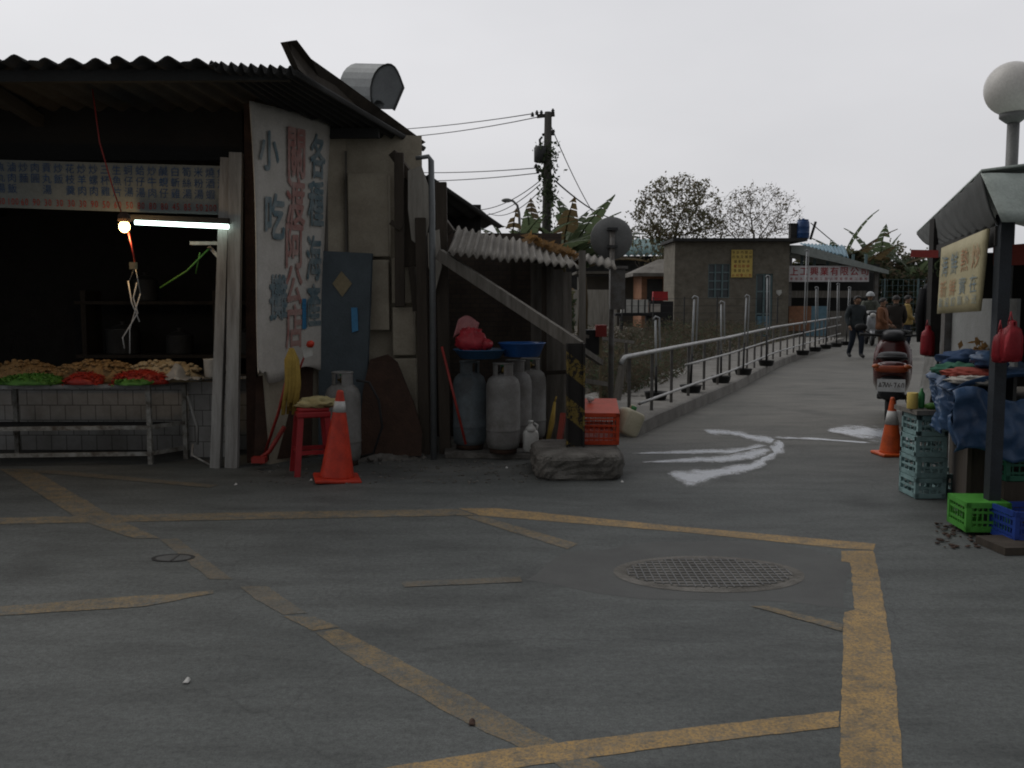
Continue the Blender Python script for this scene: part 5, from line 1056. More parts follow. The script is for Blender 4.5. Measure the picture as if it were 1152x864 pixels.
for k in range(44): mb2.tube([(13.8 + k * .24, 43.5, .2), (13.8 + k * .24, 43.5, 2.36)], .008, 4)
mb2.build('mesh', 'teal_frame', gf)
tag(mb.build('shrubbery', ['leaf_green', 'leaf_olive', 'leaf_brown']), 'dark shrubs behind the shed under the banana leaves', 'shrubs', kind='stuff')

# ================================================================ UTILITY POLE, STREET LAMP, WIRES
YP = 24.0
u0 = P(614, 268, YP); up = thing('utility_pole', 'dark wooden utility pole with transformer and hanging vines', 'utility pole', (u0.x, YP, 0)); ztop = P(617, 126, YP).z
mb = MB(); mb.tube([(u0.x - .02, YP, 0), (u0.x + .05, YP, ztop)], [.15, .09], 12); mb.build('shaft', 'pole_wood', up)
mb = MB(); a = P(604, 131, YP); b = P(624, 129, YP); mb.bar(a, b, .08, .08); mb.bar(P(610, 152, YP), P(624, 147, YP), .06, .06); mb.bar(P(603, 190, YP), P(618, 196, YP), .07, .07); mb.build('crossarm', 'pole_wood', up)
mb = MB()
for px, py in ((599, 129), (604, 127), (609, 127), (622, 125), (603, 187), (605, 193), (607, 199), (622, 150)): p = P(px, py, YP); mb.lathe([(.03, -.05), (.05, -.03), (.03, -.01), (.05, .01), (.03, .03), (.02, .06)], p, 8)
mb.build('insulator', 'iron', up)
p = P(608, 174, YP); mb = MB(); mb.lathe([(.12, -.2), (.16, -.18), (.16, .16), (.12, .2)], p + V((0, -.05, 0)), 14); mb.tube([p + V((0, -.05, .2)), p + V((-.02, -.05, .35)), p + V((.04, -.05, .42))], .03, 6); mb.build('transformer', 'iron', up)
random.seed(8); mb = MB()
for _ in range(900):
    k = random.random(); z = P(0, 160 + 68 * k, YP).z if random.random() < .75 else P(0, 215 + 50 * random.random(), YP).z; s = .13 if k < .6 else .09; leaf_quad(mb, V((u0.x + .06 + random.gauss(0, s), YP + random.gauss(0, s) - .05, z)), random.uniform(.03, .075))
mb.build('vines', 'leaf_green', up)
def wire(a, b, sag, label, r=.012):
    mb = MB(); mb.tube(catenary(a, b, sag), r, 5); return tag(mb.build('cable', 'wire'), label, 'cable', 'overhead cables on the utility pole')
wire(P(599, 128, YP), P(300, 142, 40), .3, 'upper of the two top cables running left from the utility pole')
wire(P(604, 132, YP), P(330, 152, 36), .3, 'lower of the two top cables running left from the utility pole')
wire(P(603, 189, YP), P(380, 188, 34), .15, 'upper middle cable running left from below the transformer')
wire(P(603, 195, YP), P(390, 200, 34), .15, 'lower middle cable running left from below the transformer')
wire(P(608, 203, YP), P(500, 226, 34), .5, 'upper sagging service cable behind the shop roof')
wire(P(608, 207, YP), P(510, 233, 34), .5, 'middle sagging service cable behind the shop roof')
wire(P(610, 212, YP), P(550, 240, 36), .3, 'lowest sagging service cable ending near the street lamp')
wire(P(620, 142, YP), P(674, 250, 30), .15, 'thin cable falling from the pole top to the right')
wire(P(624, 203, YP), P(690, 246, 40), .15, 'thicker cable falling right from below the transformer', .022)
YL = 40.0
sl = thing('street_lamp', 'curved arm street lamp rising behind the shed roof', 'street lamp', (P(585, 260, YL).x, YL, 0)); b = P(585, 262, YL)
mb = MB(); mb.tube([(b.x, YL, 0), b, P(584, 240, YL), P(582, 231, YL), P(577, 226, YL), P(571, 225, YL)], [.09, .06, .055, .05, .05, .04], 8); mb.build('pole', 'pole_grey', sl)
mb = MB(); mb.ball(P(570, 225.5, YL), (.22, .12, .09), 12, 8); mb.build('lamp_head', 'pole_grey', sl)

# ================================================================ RIGHT STALL
st = thing('market_stall', 'cluttered market stall with an upswept green canopy at the right', 'stall', (3.9, 7, 0))
def SW(Y): return 3.05 + .34 * (Y - 6.05)          # road-side line of the stall
mb = MB()
ap, tip = P(1104, 195, 6.0), P(1031, 263, 11.8)
inner0, inner1 = P(1124, 256, 6.05), P(1056, 277, 9.2)
def cnp(u, v):     # u near..far, v outer..inner
    o_ = ap.lerp(tip, u); i_ = inner0.lerp(inner1, u); p = o_.lerp(i_, v); return p + V((0, 0, -.05 * math.sin(PI * v) + .012 * math.sin(u * 60)))
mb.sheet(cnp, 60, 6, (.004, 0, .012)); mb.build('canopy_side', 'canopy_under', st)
mb = MB(); rr = P(1200, 204, 5.9)
mb.sheet(lambda u, v: ap.lerp(V((6.5, 6.1, ap.z + .02)), u).lerp(P(1128, 250, 5.85).lerp(V((6.5, 5.8, P(1152, 250, 5.85).z)), u), v) + V((0, -.012 * math.sin(u * 70), 0)), 60, 4, (0, .012, .004)); mb.build('canopy_front', 'canopy', st)
mb = MB(); mb.sheet(lambda u, v: ap.lerp(tip, u).lerp(V((6.5, 6.1 + 5.7 * u, ap.z + .02)), v) + V((0, 0, .15 * math.sin(PI * v) + .01)), 24, 8, (0, 0, .015)); mb.build('canopy_top', 'canopy', st)
a = P(1130, 250, 6.05); mb = MB(); mb.bar((a.x, 6.05, 0), (a.x, 6.05, a.z + .05), .075, .075); mb.build('near_post', 'post_dark', st)
a = P(1051, 276, 9.3); mb = MB(); mb.bar((a.x + .02, 9.3, 0), (a.x + .02, 9.3, a.z + .25), .1, .1); mb.build('far_post', 'near_black', st)
a = P(1066, 350, 8.0); mb = MB(); mb.bar((a.x, 8.0, 0), (a.x, 8.0, 1.9), .07, .07); mb.build('middle_post', 'rail_dull', st)
mb = MB(); mb.bar(inner0 + V((.01, 0, -.05)), inner1 + V((.01, 0, -.05)), .06, .12); mb.build('beam', 'near_black', st)
mb = MB(); mb.box((6.4, 8.2, 1.1), (.1, 5.2, 2.2)); mb.box((5.75, 10.6, 1.0), (1.3, .1, 2.0)); mb.build('back_wall', 'near_black', st)
p0, p1 = P(1062, 345, 8.0), P(1112, 345, 6.9); mb = MB(); mb.prism([V((p0.x + .05, 7.95, .75)), V((p1.x + .1, 6.7, .75)), V((p1.x + .1, 6.7, 1.5)), V((p0.x + .05, 7.95, 1.5))], (.03, .01, 0)); mb.build('side_panel', 'grey_board', st)
mb = MB(); mb.prism([V((SW(6.35) - .12, 6.35, .7)), V((5.8, 6.35, .7)), V((5.8, 8.3, .7)), V((SW(8.3) - .12, 8.3, .7))], (0, 0, .04)); mb.build('counter', 'wood_grey', st)
mb = MB()
q = [(SW(6.35) + .12, 6.35), (SW(7.0) + .16, 7.0), (SW(8.2) + .2, 8.2)]
for (x, y) in q: mb.bar((x, y, 0), (x, y, .7), .09, .09)
mb.prism([V((SW(6.4) - .1, 6.4, .02)), V((SW(7.6) - .08, 7.6, .02)), V((SW(7.6) - .08, 7.6, .7)), V((SW(6.4) - .1, 6.4, .7))], (.03, 0, 0)); mb.prism([V((SW(6.4) - .07, 6.42, .02)), V((5.2, 6.5, .02)), V((5.2, 6.5, .7)), V((SW(6.4) - .07, 6.42, .7))], (0, .03, 0)); mb.build('under_panel', 'wood_dark', st)
mb = MB(); mb.prism([P(1118, 277, 6.3), P(1152, 274, 6.3), P(1230, 272, 6.3), P(1230, 296, 6.3), P(1152, 298, 6.3), P(1118, 299, 6.3)], (0, .01, 0)); mb.build('red_valance', 'cloth_red', st)
# sign board on the stall
t = thing('stall_sign', 'yellow painted signboard with two rows of faded characters on the stall side', 'sign', P(1090, 350, 6.5))
def SB(u, v, off=0):
    tl, tr, br_, bl = P(1067, 279, 7.25), P(1120, 257, 6.1), P(1110, 350, 6.12), P(1062, 353, 7.25)
    n = V((-(tr.y - tl.y), (tr.x - tl.x), 0)).normalized(); n = n if n.x < 0 else -n
    return tl.lerp(tr, u).lerp(bl.lerp(br_, u), v) + n * off
mb = MB(); mb.sheet(lambda u, v: SB(u, v, .05), 8, 6, (.025, .01, 0)); mb.build('panel', 'board_yellow', t)
sx_ = (SB(1, .5) - SB(0, .5)).normalized(); sz_ = V((0, 0, 1)); mb = MB(); mo = MB()
for i, ch in enumerate('海鮮熱炒'): (mb if i < 2 else mo).glyph(ch, SB(.14 + .235 * i, .30, .056), sx_, sz_, .17, .2)
for i, ch in enumerate('新鮮實在'): (mo if i < 2 else mb).glyph(ch, SB(.14 + .235 * i, .64, .056), sx_, sz_, .13, .2)
for i, ch in enumerate('歡迎訂購外送'): mb.glyph(ch, SB(.1 + .16 * i, .84, .056), sx_, sz_, .07, .13)
mb.build('blue_lettering', 'sign_blue', t); mo.build('orange_lettering', 'sign_orange', t)
# red bags
def bag(px, y0, y1, Y, label, wd):
    a, b = P(px, y0, Y), P(px, y1, Y); h_ = a.z - b.z; t = thing('plastic_bag', label, 'bag', b)
    mb = MB(); mb.lathe([(wd * .3, 0), (wd * .46, h_ * .03), (wd * .5, h_ * .2), (wd * .48, h_ * .6), (wd * .4, h_ * .78), (wd * .2, h_ * .86), (wd * .2, h_ * .96), (wd * .1, h_)], b, 14)
    for q_ in mb.v: k_ = 1 + .12 * mnoise.noise(q_ * 14); q_.x = b.x + (q_.x - b.x) * k_; q_.y = b.y + (q_.y - b.y) * k_; mb.build('body', 'red_bag', t)
    mb = MB(); mb.tube([a + V((-wd * .1, 0, -h_ * .08)), a + V((0, 0, .05)), a + V((wd * .1, 0, -h_ * .08))], .006, 5); mb.build('handle', 'red_bag', t)
bag(1137, 360, 407, 5.85, 'red plastic bag hanging on the near stall post', .13)
bag(1125, 370, 408, 5.9, 'pinkish red plastic bag hanging half behind the other on the near post', .1)
bag(1043, 366, 400, 9.1, 'small red plastic bag hanging on the far stall post above the scooter', .13)
mb = MB(); mb.bar(P(1025, 285, 9.2), P(1062, 286, 9.0), .03, .07); tag(mb.build('red_bar', 'red_paint'), 'red bar sticking out from the far stall post', 'bar')
t = thing('hanging_jacket', 'black jacket hanging from the far stall post', 'jacket', P(1046, 385, 9.45))
mb = MB(); a = P(1046, 318, 9.45); mb.loft([(a + V((0, y, -.28)), w_, .55) for y, w_ in ((-.06, .1), (-.03, .15), (.03, .15), (.06, .1))], 18, .7); mb.build('body', 'cloth_black', t)
for s in (-1, 1):
    mb = MB(); mb.tube([a + V((s * .06, 0, -.06)), a + V((s * .09, -.01, -.3)), a + V((s * .08, -.02, -.58))], [.04, .05, .035], 8); mb.build('sleeve', 'cloth_black', t)
random.seed(15); mb = MB()
for k in range(120): leaf_quad(mb, P(1060 + random.gauss(0, 3), 300 + random.gauss(0, 5), 8.7), .03)
tag(mb.build('herb_bunch', 'leaf_green'), 'bunch of dark leaves hung at the far edge of the yellow signboard', 'leaves')
# tarp over the counter
def tarp(u, v):
    Y = 6.28 + 1.6 * u; x0_ = SW(Y) - .08 - .1 * math.sin(PI * min(1, u * .8 + .2))
    s = v * 1.55; hem = .52 + .16 * u + .05 * math.sin(u * 11)
    fold = .055 * mnoise.noise(V((u * 8 + v * 1.5, v * 1.6, 0))) + .03 * abs(mnoise.noise(V((u * 15 - v * 4, v * 3.5, 2)))) + .012 * abs(mnoise.noise(V((u * 26 + v * 9, v * 14 - u * 6, 5))))
    if s < .62: p = V((x0_ - .04 + .03 * math.sin(u * 14), Y, hem + (.87 - hem) * s / .62))
    else: k = (s - .62) / .93; p = V((x0_ - .06 + k * 1.1, Y + .05, .87 + .14 * math.sin(PI * min(1, k * 1.1)) - .02 * k))
    return p + V((-fold * 1.6, fold * .6, fold))
mb = MB(); mb.sheet(tarp, 130, 100, (.004, 0, -.006)); tag(mb.build('tarpaulin', 'tarp_blue'), 'crumpled blue tarpaulin draped over the stall counter', 'tarpaulin')
mb = MB(); mb.sheet(lambda u, v: V((SW(6.25) - .24 + .75 * u + .03 * mnoise.noise(V((u * 8, v * 3, 1))), 6.24 - .05 * math.sin(v * 2) + .05 * mnoise.noise(V((u * 7, v * 4, 6))), .90 - .40 * v + .04 * math.sin(u * 9) - .05 * u)), 40, 20, (0, .006, 0)); tag(mb.build('tarpaulin', 'tarp_blue'), 'dark blue sheet hanging down the near end of the stall counter', 'tarpaulin')
for px, py, Y, r, m, lab, sd in [(1092, 405, 7.1, (.22, .2, .07), 'cloth_blue', 'dark blue cloth heap at the top of the tarpaulin', 1), (1082, 416, 6.9, (.2, .2, .05), 'cloth_green', 'green cloth folded on the blue tarpaulin', 2), (1090, 420, 6.65, (.17, .16, .04), 'cloth_red', 'rust red cloth folded on the blue tarpaulin', 3), (1095, 428, 6.5, (.16, .14, .035), 'cloth_white', 'pale cloth folded in front of the rust red one', 4), (1114, 405, 6.6, (.12, .12, .06), 'tarp_blue', 'blue rag bundled beside the near stall post', 5)]:
    c = P(px, py, Y); cloth_heap(c, r, m, lab, sd)
mb = MB(); c = P(1106, 392, 7.2); 
for k in range(40): leaf_quad(mb, c + V((random.gauss(0, .05), random.gauss(0, .05), random.gauss(0, .04))), .04)
tag(mb.build('dry_greens', 'dry_leaves'), 'small dry brown leafy bunch on top of the cloth heap', 'leaves')
# turquoise crate stack
tc_ = make_crate(.225, .3, .155, 'crate_teal', 'turquoise crate at the bottom of the stack by the stall', 'stacked turquoise crates', 4, 2); q = G(1047, 562); q.y += .16
for k, lab in enumerate(['turquoise crate at the bottom of the stack by the stall', 'turquoise crate second from the bottom of the stack', 'turquoise crate second from the top of the stack', 'turquoise crate topmost in the stack under the yellow can']):
    o = tc_ if k == 0 else copy_tree(tc_); put(o, (q.x + .01 * math.sin(k * 3), q.y, .005 + k * .157), .03 * math.sin(k * 2), lab)
o = copy_tree(tc_); put(o, (q.x + .28, q.y + .18, .005), .1, 'single turquoise crate on the ground right behind the stack')
mb = MB(); mb.box((q.x + .07, q.y, .66), (.44, .42, .035)); tag(mb.build('board', 'wood_grey'), 'grey board lying on top of the turquoise crates', 'board')
zc = .68
mb = MB(); c = V((P(1026, 466, q.y - .1).x, q.y - .1, zc)); mb.lathe([(.038, 0), (.04, .004), (.04, .115), (.037, .12), (.034, .118), (.001, .119)], c, 18); tag(mb.build('can', 'notice_yellow'), 'yellow can standing on the board above the turquoise crates', 'can')
mb = MB(); mb.lathe([(.02, 0), (.024, .004), (.024, .11), (.01, .13), (.01, .15)], c + V((.075, .02, 0)), 12); tag(mb.build('bottle', 'green_knob'), 'green bottle next to the yellow can', 'bottle')
mb = MB(); mb.ball(c + V((.14, -.02, .02)), (.06, .05, .025), 12, 8, .4, 3); tag(mb.build('rag', 'food_green'), 'bright green rag at the board edge by the green bottle', 'rag')
mb = MB(); mb.bar(P(1048, 402, 8.2), P(1036, 470, 8.0), .1, .02); tag(mb.build('plank', 'plank_white'), 'pale plank leaning between scooter and stall', 'plank')
# other crates
gc = make_crate(.27, .3, .19, 'crate_green', 'bright green crate upside down on the ground beneath the stall', None, 8, 3, solid_top=True); put(gc, (P(1104, 600, 6.05).x, 6.1, .03), -.06)
bc = make_crate(.4, .3, .2, 'crate_blue', 'dark blue crate on the ground at the right picture edge', None, 10, 4); put(bc, (P(1128, 600, 5.8).x + .21, 5.85, .02), .05)
kc = make_crate(.4, .3, .16, 'crate_dkgreen', 'dark green crate directly below the upper one at the near stall post', 'dark green crates at the near post', 9, 3); put(kc, (P(1130, 560, 6.2).x + .23, 6.4, .3), 0)
kc2 = copy_tree(kc); put(kc2, (P(1130, 560, 6.2).x + .23, 6.4, .465), .02, 'upper dark green crate right under the light blue one')
lc = make_crate(.4, .3, .14, 'crate_lblue', 'light blue crate on top of the dark green crates', None, 9, 3); put(lc, (P(1130, 560, 6.2).x + .23, 6.4, .63), 0)
mb = MB(); mb.box((P(1130, 560, 6.2).x + .25, 6.42, .15), (.46, .34, .29)); tag(mb.build('wooden_box', 'wood_dark'), 'dark wooden box under the green crates at the near post', 'box')
mb = MB(); mb.box((P(1148, 560, 5.8).x, 5.68, .025), (.5, .3, .045), Matrix.Rotation(.1, 3, 'Z')); tag(mb.build('plank', 'wood_dark'), 'dark flat board on the ground before the blue crate', 'plank')
random.seed(19); mb = MB()
for _ in range(70):
    c = G(random.uniform(1052, 1125), random.uniform(588, 618)); mb.ball(c + V((0, 0, .01)), (random.uniform(.006, .025), random.uniform(.006, .025), random.uniform(.002, .006)), 6, 4, .5, 2, random.random() * 9)
tag(mb.build('debris', 'rust'), 'dark scraps of rubbish on the ground under the stall', 'rubbish', kind='stuff')
# globe lamp
g0 = P(1139, 100, 7.6); gl = thing('globe_lamp', 'white globe lamp on a grey pole behind the stall canopy', 'street lamp', (g0.x + .02, 7.6, 0))
mb = MB(); mb.ball(g0, .205, 32, 20); mb.build('globe', 'globe', gl)
mb = MB(); mb.tube([(g0.x + .02, 7.6, 0), (g0.x + .02, 7.6, g0.z - .2)], .045, 14); mb.lathe([(.05, -.26), (.1, -.22), (.1, -.18), (.06, -.17)], (g0.x + .015, 7.6, g0.z), 16); mb.build('pole', 'pole_grey', gl)

# ================================================================ SCOOTERS
def scooter(label, body, loc, rz, text=None, group=None):
    t = thing('scooter', label, 'scooter', loc, rz, group)
    for y, nm in ((-.6, 1), (.62, 2)):
        mb = MB(); mb.lathe([(.13, -.05), (.2, -.055), (.235, -.03), (.24, 0), (.235, .03), (.2, .055), (.13, .05)], (0, y, .24), 28, ax=(1, 0, 0)); wv = mb.build('wheel', 'black_rubber', t, local=True)
        mb = MB(); mb.lathe([(.03, -.06), (.13, -.045), (.135, 0), (.13, .045), (.03, .06)], (0, y, .24), 20, ax=(1, 0, 0)); mb.build('rim', 'scoot_silver', wv, local=True)
    mb = MB(); mb.loft([((0, -.9, .70), .12, .1), ((0, -.86, .68), .28, .2), ((0, -.7, .62), .36, .3), ((0, -.4, .56), .38, .36), ((0, -.1, .5), .36, .38), ((0, .05, .42), .3, .3)], 20, .65); mb.build('rear_cowl', body, t, local=True)
    mb = MB(); mb.loft([((0, -.72, .82), .2, .06), ((0, -.65, .83), .28, .1), ((0, -.3, .81), .3, .12), ((0, 0, .77), .24, .12), ((0, .1, .73), .16, .08)], 18, .7); mb.build('seat', 'seat_black', t, local=True)
    mb = MB(); mb.loft([((0, -.95, .44), .18, .1), ((0, -.88, .46), .26, .3), ((0, -.7, .42), .26, .26), ((0, -.55, .4), .2, .2)], 16, .7); mb.build('rear_fender', 'plastic_dark', t, local=True)
    mb = MB(); mb.loft([((0, -.925, .69), .2, .05), ((0, -.91, .69), .3, .085), ((0, -.84, .69), .35, .1)], 16, .6); mb.build('tail_light', 'tail_red', t, local=True)
    for s in (-1, 1):
        mb = MB(); mb.ball((s * .15, -.875, .72), (.045, .05, .03), 10, 7); mb.build('indicator', 'scoot_orange', t, local=True)
    mb = MB(); mb.box((0, -.985, .50), (.27, .012, .15), Matrix.Rotation(R(-12), 3, 'X')); pt = mb.build('number_plate', 'plate_white', t, local=True)
    if text:
        mb = MB()
        for i, ch in enumerate(text): mb.glyph(ch, (-.105 + i * .036, -1.0, .5), (1, 0, 0), (0, -.2, .98), .11, .06)
        mb.build('lettering', 'ink_dark', pt, local=True)
    mb = MB(); mb.box((0, .2, .28), (.3, .5, .08)); mb.build('footboard', 'plastic_dark', t, local=True, bevel=.02)
    mb = MB(); mb.loft([((0, .40, .62), .3, .7), ((0, .46, .64), .42, .78), ((0, .55, .66), .36, .7), ((0, .62, .66), .2, .5)], 20, .75); mb.build('front_shield', body, t, local=True)
    mb = MB(); mb.loft([((0, .36, 1.03), .16, .1), ((0, .46, 1.04), .3, .16), ((0, .6, 1.02), .2, .12)], 16, .75); mb.build('dashboard', 'plastic_dark', t, local=True)
    mb = MB(); mb.ball((0, .66, .98), (.09, .05, .07), 14, 9); mb.build('headlight', 'cone_band', t, local=True)
    mb = MB(); mb.tube([(-.36, .36, 1.06), (-.2, .42, 1.05), (0, .46, 1.03), (.2, .42, 1.05), (.36, .36, 1.06)], [.02, .016, .016, .016, .02], 8); mb.build('handlebar', 'black', t, local=True)
    for s in (-1, 1):
        mb = MB(); mb.tube([(s * .24, .42, 1.06), (s * .3, .44, 1.1), (s * .33, .42, 1.12)], .008, 6); mb.ball((s * .35, .41, 1.15), (.07, .02, .05), 12, 8); mb.build('mirror', 'black', t, local=True)
    mb = MB(); mb.sheet(lambda u, v: V((-.2 + .4 * u, .58 - .08 * v - .1 * (2 * u - 1) ** 2, 1.03 + .1 * v * (1 - .25 * (2 * u - 1) ** 2))), 12, 8, (0, .006, 0)); mb.build('windscreen', 'smoke_screen', t, local=True)
    mb = MB(); mb.lathe([(.05, -.28), (.06, -.25), (.065, .1), (.04, .2)], (.2, -.62, .32), 14, ax=(0, 1, 0)); ex = mb.build('exhaust', 'plastic_dark', t, local=True)
    mb = MB(); mb.lathe([(.03, -.31), (.058, -.3), (.062, -.25), (.055, -.24)], (.2, -.62, .32), 14, ax=(0, 1, 0)); mb.build('exhaust_tip', 'chrome', ex, local=True)
    mb = MB(); mb.loft([((0, .42, .36), .16, .16), ((0, .62, .44), .19, .2), ((0, .84, .36), .14, .14)], 14, .7); mb.build('front_fender', body, t, local=True)
    mb = MB(); mb.tube([(-.15, -.8, .8), (-.14, -.95, .83), (0, -1.0, .84), (.14, -.95, .83), (.15, -.8, .8)], .014, 8); mb.build('grab_rail', 'plastic_dark', t, local=True)
    return t
q = G(1005, 480); SCO = scooter('maroon scooter parked facing away beside the stall with a white number plate', 'scoot_maroon', (q.x + .3, q.y + .85, 0), R(-22), 'AZW-760'); SCO.scale = (1.14, .98, .98)
q = G(984, 389); scooter('grey scooter ridden toward the camera by the helmeted rider', 'scoot_silver', (q.x, q.y + .5, 0), R(180 - 12), None)

# ================================================================ PEOPLE
def skin_mesh(vs, es, rs, sub=1, root=0):
    me = bpy.data.meshes.new('skin'); me.from_pydata(vs, es, []); o = bpy.data.objects.new('skin', me); col.objects.link(o)
    md = o.modifiers.new('s', 'SKIN'); md.use_smooth_shade = True
    for i, r in enumerate(rs): me.skin_vertices[0].data[i].radius = (r, r) if not isinstance(r, tuple) else r
    for i in range(len(rs)): me.skin_vertices[0].data[i].use_root = (i == root)
    s2 = o.modifiers.new('b', 'SUBSURF'); s2.levels = sub; s2.render_levels = sub
    m2 = bpy.data.meshes.new_from_object(o.evaluated_get(bpy.context.evaluated_depsgraph_get()))
    vv = [v.co.copy() for v in m2.vertices]; ff = [tuple(p.vertices) for p in m2.polygons]
    bpy.data.objects.remove(o); bpy.data.meshes.remove(me); bpy.data.meshes.remove(m2); return vv, ff
def person(label, loc, rz, mats, J, hair=True, helmet=None, scale=1.0, coat=None, group=None):
    """J: joints facing -Y. mats: (jacket, trousers, shoes)"""
    jk, tr, sh = mats; t = thing('person', label, 'person', loc, rz); t.scale = (scale,) * 3
    names = ['pelvis', 'waist', 'chest', 'neck0', 'neck', 'head', 'crown', 'shL', 'elL', 'wrL', 'shR', 'elR', 'wrR', 'hipL', 'knL', 'anL', 'toL', 'hipR', 'knR', 'anR', 'toR']
    D = dict(pelvis=(0, 0, .93), waist=(0, 0, 1.08), chest=(0, .005, 1.30), neck0=(0, .01, 1.43), neck=(0, -.005, 1.50), head=(0, -.02, 1.60), crown=(0, -.01, 1.68), shL=(.19, .01, 1.38), elL=(.25, .02, 1.10), wrL=(.25, -.05, .86), shR=(-.19, .01, 1.38), elR=(-.25, .02, 1.10), wrR=(-.25, -.05, .86), hipL=(.09, 0, .88), knL=(.1, -.02, .49), anL=(.1, .02, .09), toL=(.11, -.14, .04), hipR=(-.09, 0, .88), knR=(-.1, -.02, .49), anR=(-.1, .02, .09), toR=(-.11, -.14, .04))
    D.update(J); idx = {n: i for i, n in enumerate(names)}
    rr_ = dict(pelvis=.175, waist=.175, chest=.19, neck0=.085, neck=.055, head=.098, crown=.075, shL=.105, elL=.074, wrL=.05, shR=.105, elR=.074, wrR=.05, hipL=.12, knL=.085, anL=.062, toL=.045, hipR=.12, knR=.085, anR=.062, toR=.045)
    ed = [('pelvis', 'waist'), ('waist', 'chest'), ('chest', 'neck0'), ('neck0', 'neck'), ('neck', 'head'), ('head', 'crown'), ('chest', 'shL'), ('shL', 'elL'), ('elL', 'wrL'), ('chest', 'shR'), ('shR', 'elR'), ('elR', 'wrR'), ('pelvis', 'hipL'), ('hipL', 'knL'), ('knL', 'anL'), ('anL', 'toL'), ('pelvis', 'hipR'), ('hipR', 'knR'), ('knR', 'anR'), ('anR', 'toR')]
    vs, fs = skin_mesh([D[n] for n in names], [(idx[a], idx[b]) for a, b in ed], [rr_[n] for n in names], 2)
    pos = {n: V(D[n]) for n in names}
    bone_m = {}
    for a, b in ed:
        if 'neck' in (a,) or a in ('head', 'neck') : k = 0
        elif b.startswith('to'): k = 3
        elif b.startswith(('kn', 'an')) or b.startswith('hip'): k = 2
        else: k = 1
        bone_m[(a, b)] = k
    mb = MB(); mb.sm = True; fm = []
    for f in fs:
        c = sum((vs[i] for i in f), V()) / len(f); best = None
        for (a, b), k in bone_m.items():
            A, B = pos[a], pos[b]; u = max(0, min(1, (c - A).dot(B - A) / max((B - A).length_squared, 1e-6))); dd = (c - A.lerp(B, u)).length - (rr_[a] * (1 - u) + rr_[b] * u)
            if best is None or dd < best[0]: best = (dd, k)
        k = best[1]
        if coat and k == 2 and c.z > coat: k = 1
        if k == 1 and c.z < pos['pelvis'].z - .02 and not coat and abs(c.x) < .2: k = 2
        fm.append(k)
    b0 = len(mb.v); mb.v += vs
    for f, k in zip(fs, fm): mb.f.append(f); mb.m.append(k); mb.smooth.append(True)
    hd = pos['head']; fw = V((0, -1, 0))
    mb.mi = 0
    mb.ball(hd + V((0, -.095, -.005)), (.016, .025, .028), 8, 6)
    for s in (-1, 1): mb.ball(hd + V((s * .092, .01, 0)), (.012, .025, .035), 8, 6)
    for sd_, el, wr in (('L', 'elL', 'wrL'), ('R', 'elR', 'wrR')):
        d = (pos[wr] - pos[el]).normalized(); w0 = pos[wr]; side = d.cross(V((0, 1, 0))).normalized() if abs(d.y) < .9 else V((1, 0, 0)); fwd = side.cross(d).normalized()
        pv = [w0, w0 + d * .05, w0 + d * .1]; a_, b_2 = skin_mesh([tuple(p) for p in pv], [(0, 1), (1, 2)], [(.03, .03), (.042, .03), (.04, .025)], 1); mb.add(a_, b_2)
        for k in range(5):
            if k == 4: q0 = w0 + d * .04 + fwd * .03; ch = [q0, q0 + fwd * .03 + d * .03, q0 + fwd * .025 + d * .065]; r_ = .0105
            else:
                off = (k - 1.5) * .019; ln = (.07, .08, .075, .058)[k]; q0 = w0 + d * .085 + fwd * off; ch = [q0, q0 + d * ln * .6 + side * .006, q0 + d * ln + side * .022]; r_ = .009
            a_, b_2 = skin_mesh([tuple(p) for p in ch], [(0, 1), (1, 2)], [r_, r_, r_ * .85], 1); mb.add(a_, b_2)
    mb.mi = 4
    for s in (-1, 1): mb.ball(hd + V((s * .036, -.09, .022)), (.012, .01, .007), 8, 6)
    mb.ball(hd + V((0, -.093, -.045)), (.026, .008, .006), 8, 6)
    mb.build('body', ['skin', jk, tr, sh, 'hair'], t, local=True)
    if hair and not helmet:
        mb = MB(); nu, nv = 20, 8; c = hd + V((0, .012, .03))
        def hf(u, v):
            a = 2 * PI * u; lim = 1.75 if math.sin(a) > -.35 else 1.05; b = lim * v; p = V((math.cos(a) * math.sin(b) * .108, math.sin(a) * math.sin(b) * .122, math.cos(b) * .105)); return c + p * (1 + .04 * mnoise.noise(p * 40))
        mb.sheet(hf, nu, nv); mb.build('hair', 'hair', t, local=True)
    if helmet:
        mb = MB(); c = hd + V((0, .005, .03))
        mb.sheet(lambda u, v: c + V((math.cos(2 * PI * u) * math.sin(1.75 * v) * .135, math.sin(2 * PI * u) * math.sin(1.75 * v) * .15, math.cos(1.75 * v) * .135)), 22, 9); mb.tube([c + V((math.cos(PI + PI * k / 8) * .13, math.sin(PI + PI * k / 8) * .19, -.0)) for k in range(9)], .012, 6); mb.build('helmet', helmet, t, local=True)
    if coat:
        mb = MB(); mb.lathe([(.185, coat - .02), (.19, coat + .1), (.175, 1.0), (.17, 1.08)], (pos['pelvis'].x, pos['pelvis'].y, 0), 22, sy=.8); mb.build('coat_hem', jk, t, local=True)
    else:
        mb = MB(); mb.lathe([(.192, .84), (.205, .86), (.205, .95), (.19, 1.02), (.17, 1.06)], (pos['pelvis'].x, pos['pelvis'].y, 0), 22, sy=.85); mb.build('jacket_hem', jk, t, local=True)
    mb = MB(); mb.lathe([(.075, 0), (.085, .02), (.072, .055)], pos['neck0'] + V((0, 0, -.01)), 16); mb.build('collar', jk, t, local=True)
    return t
def at(px, py): q = G(px, py); return (q.x, q.y, 0)
def sc(py_foot, py_top):  # scale so the figure spans the same rows
    Y = G(576, py_foot).y; return (P(576, py_top, Y).z) / 1.76
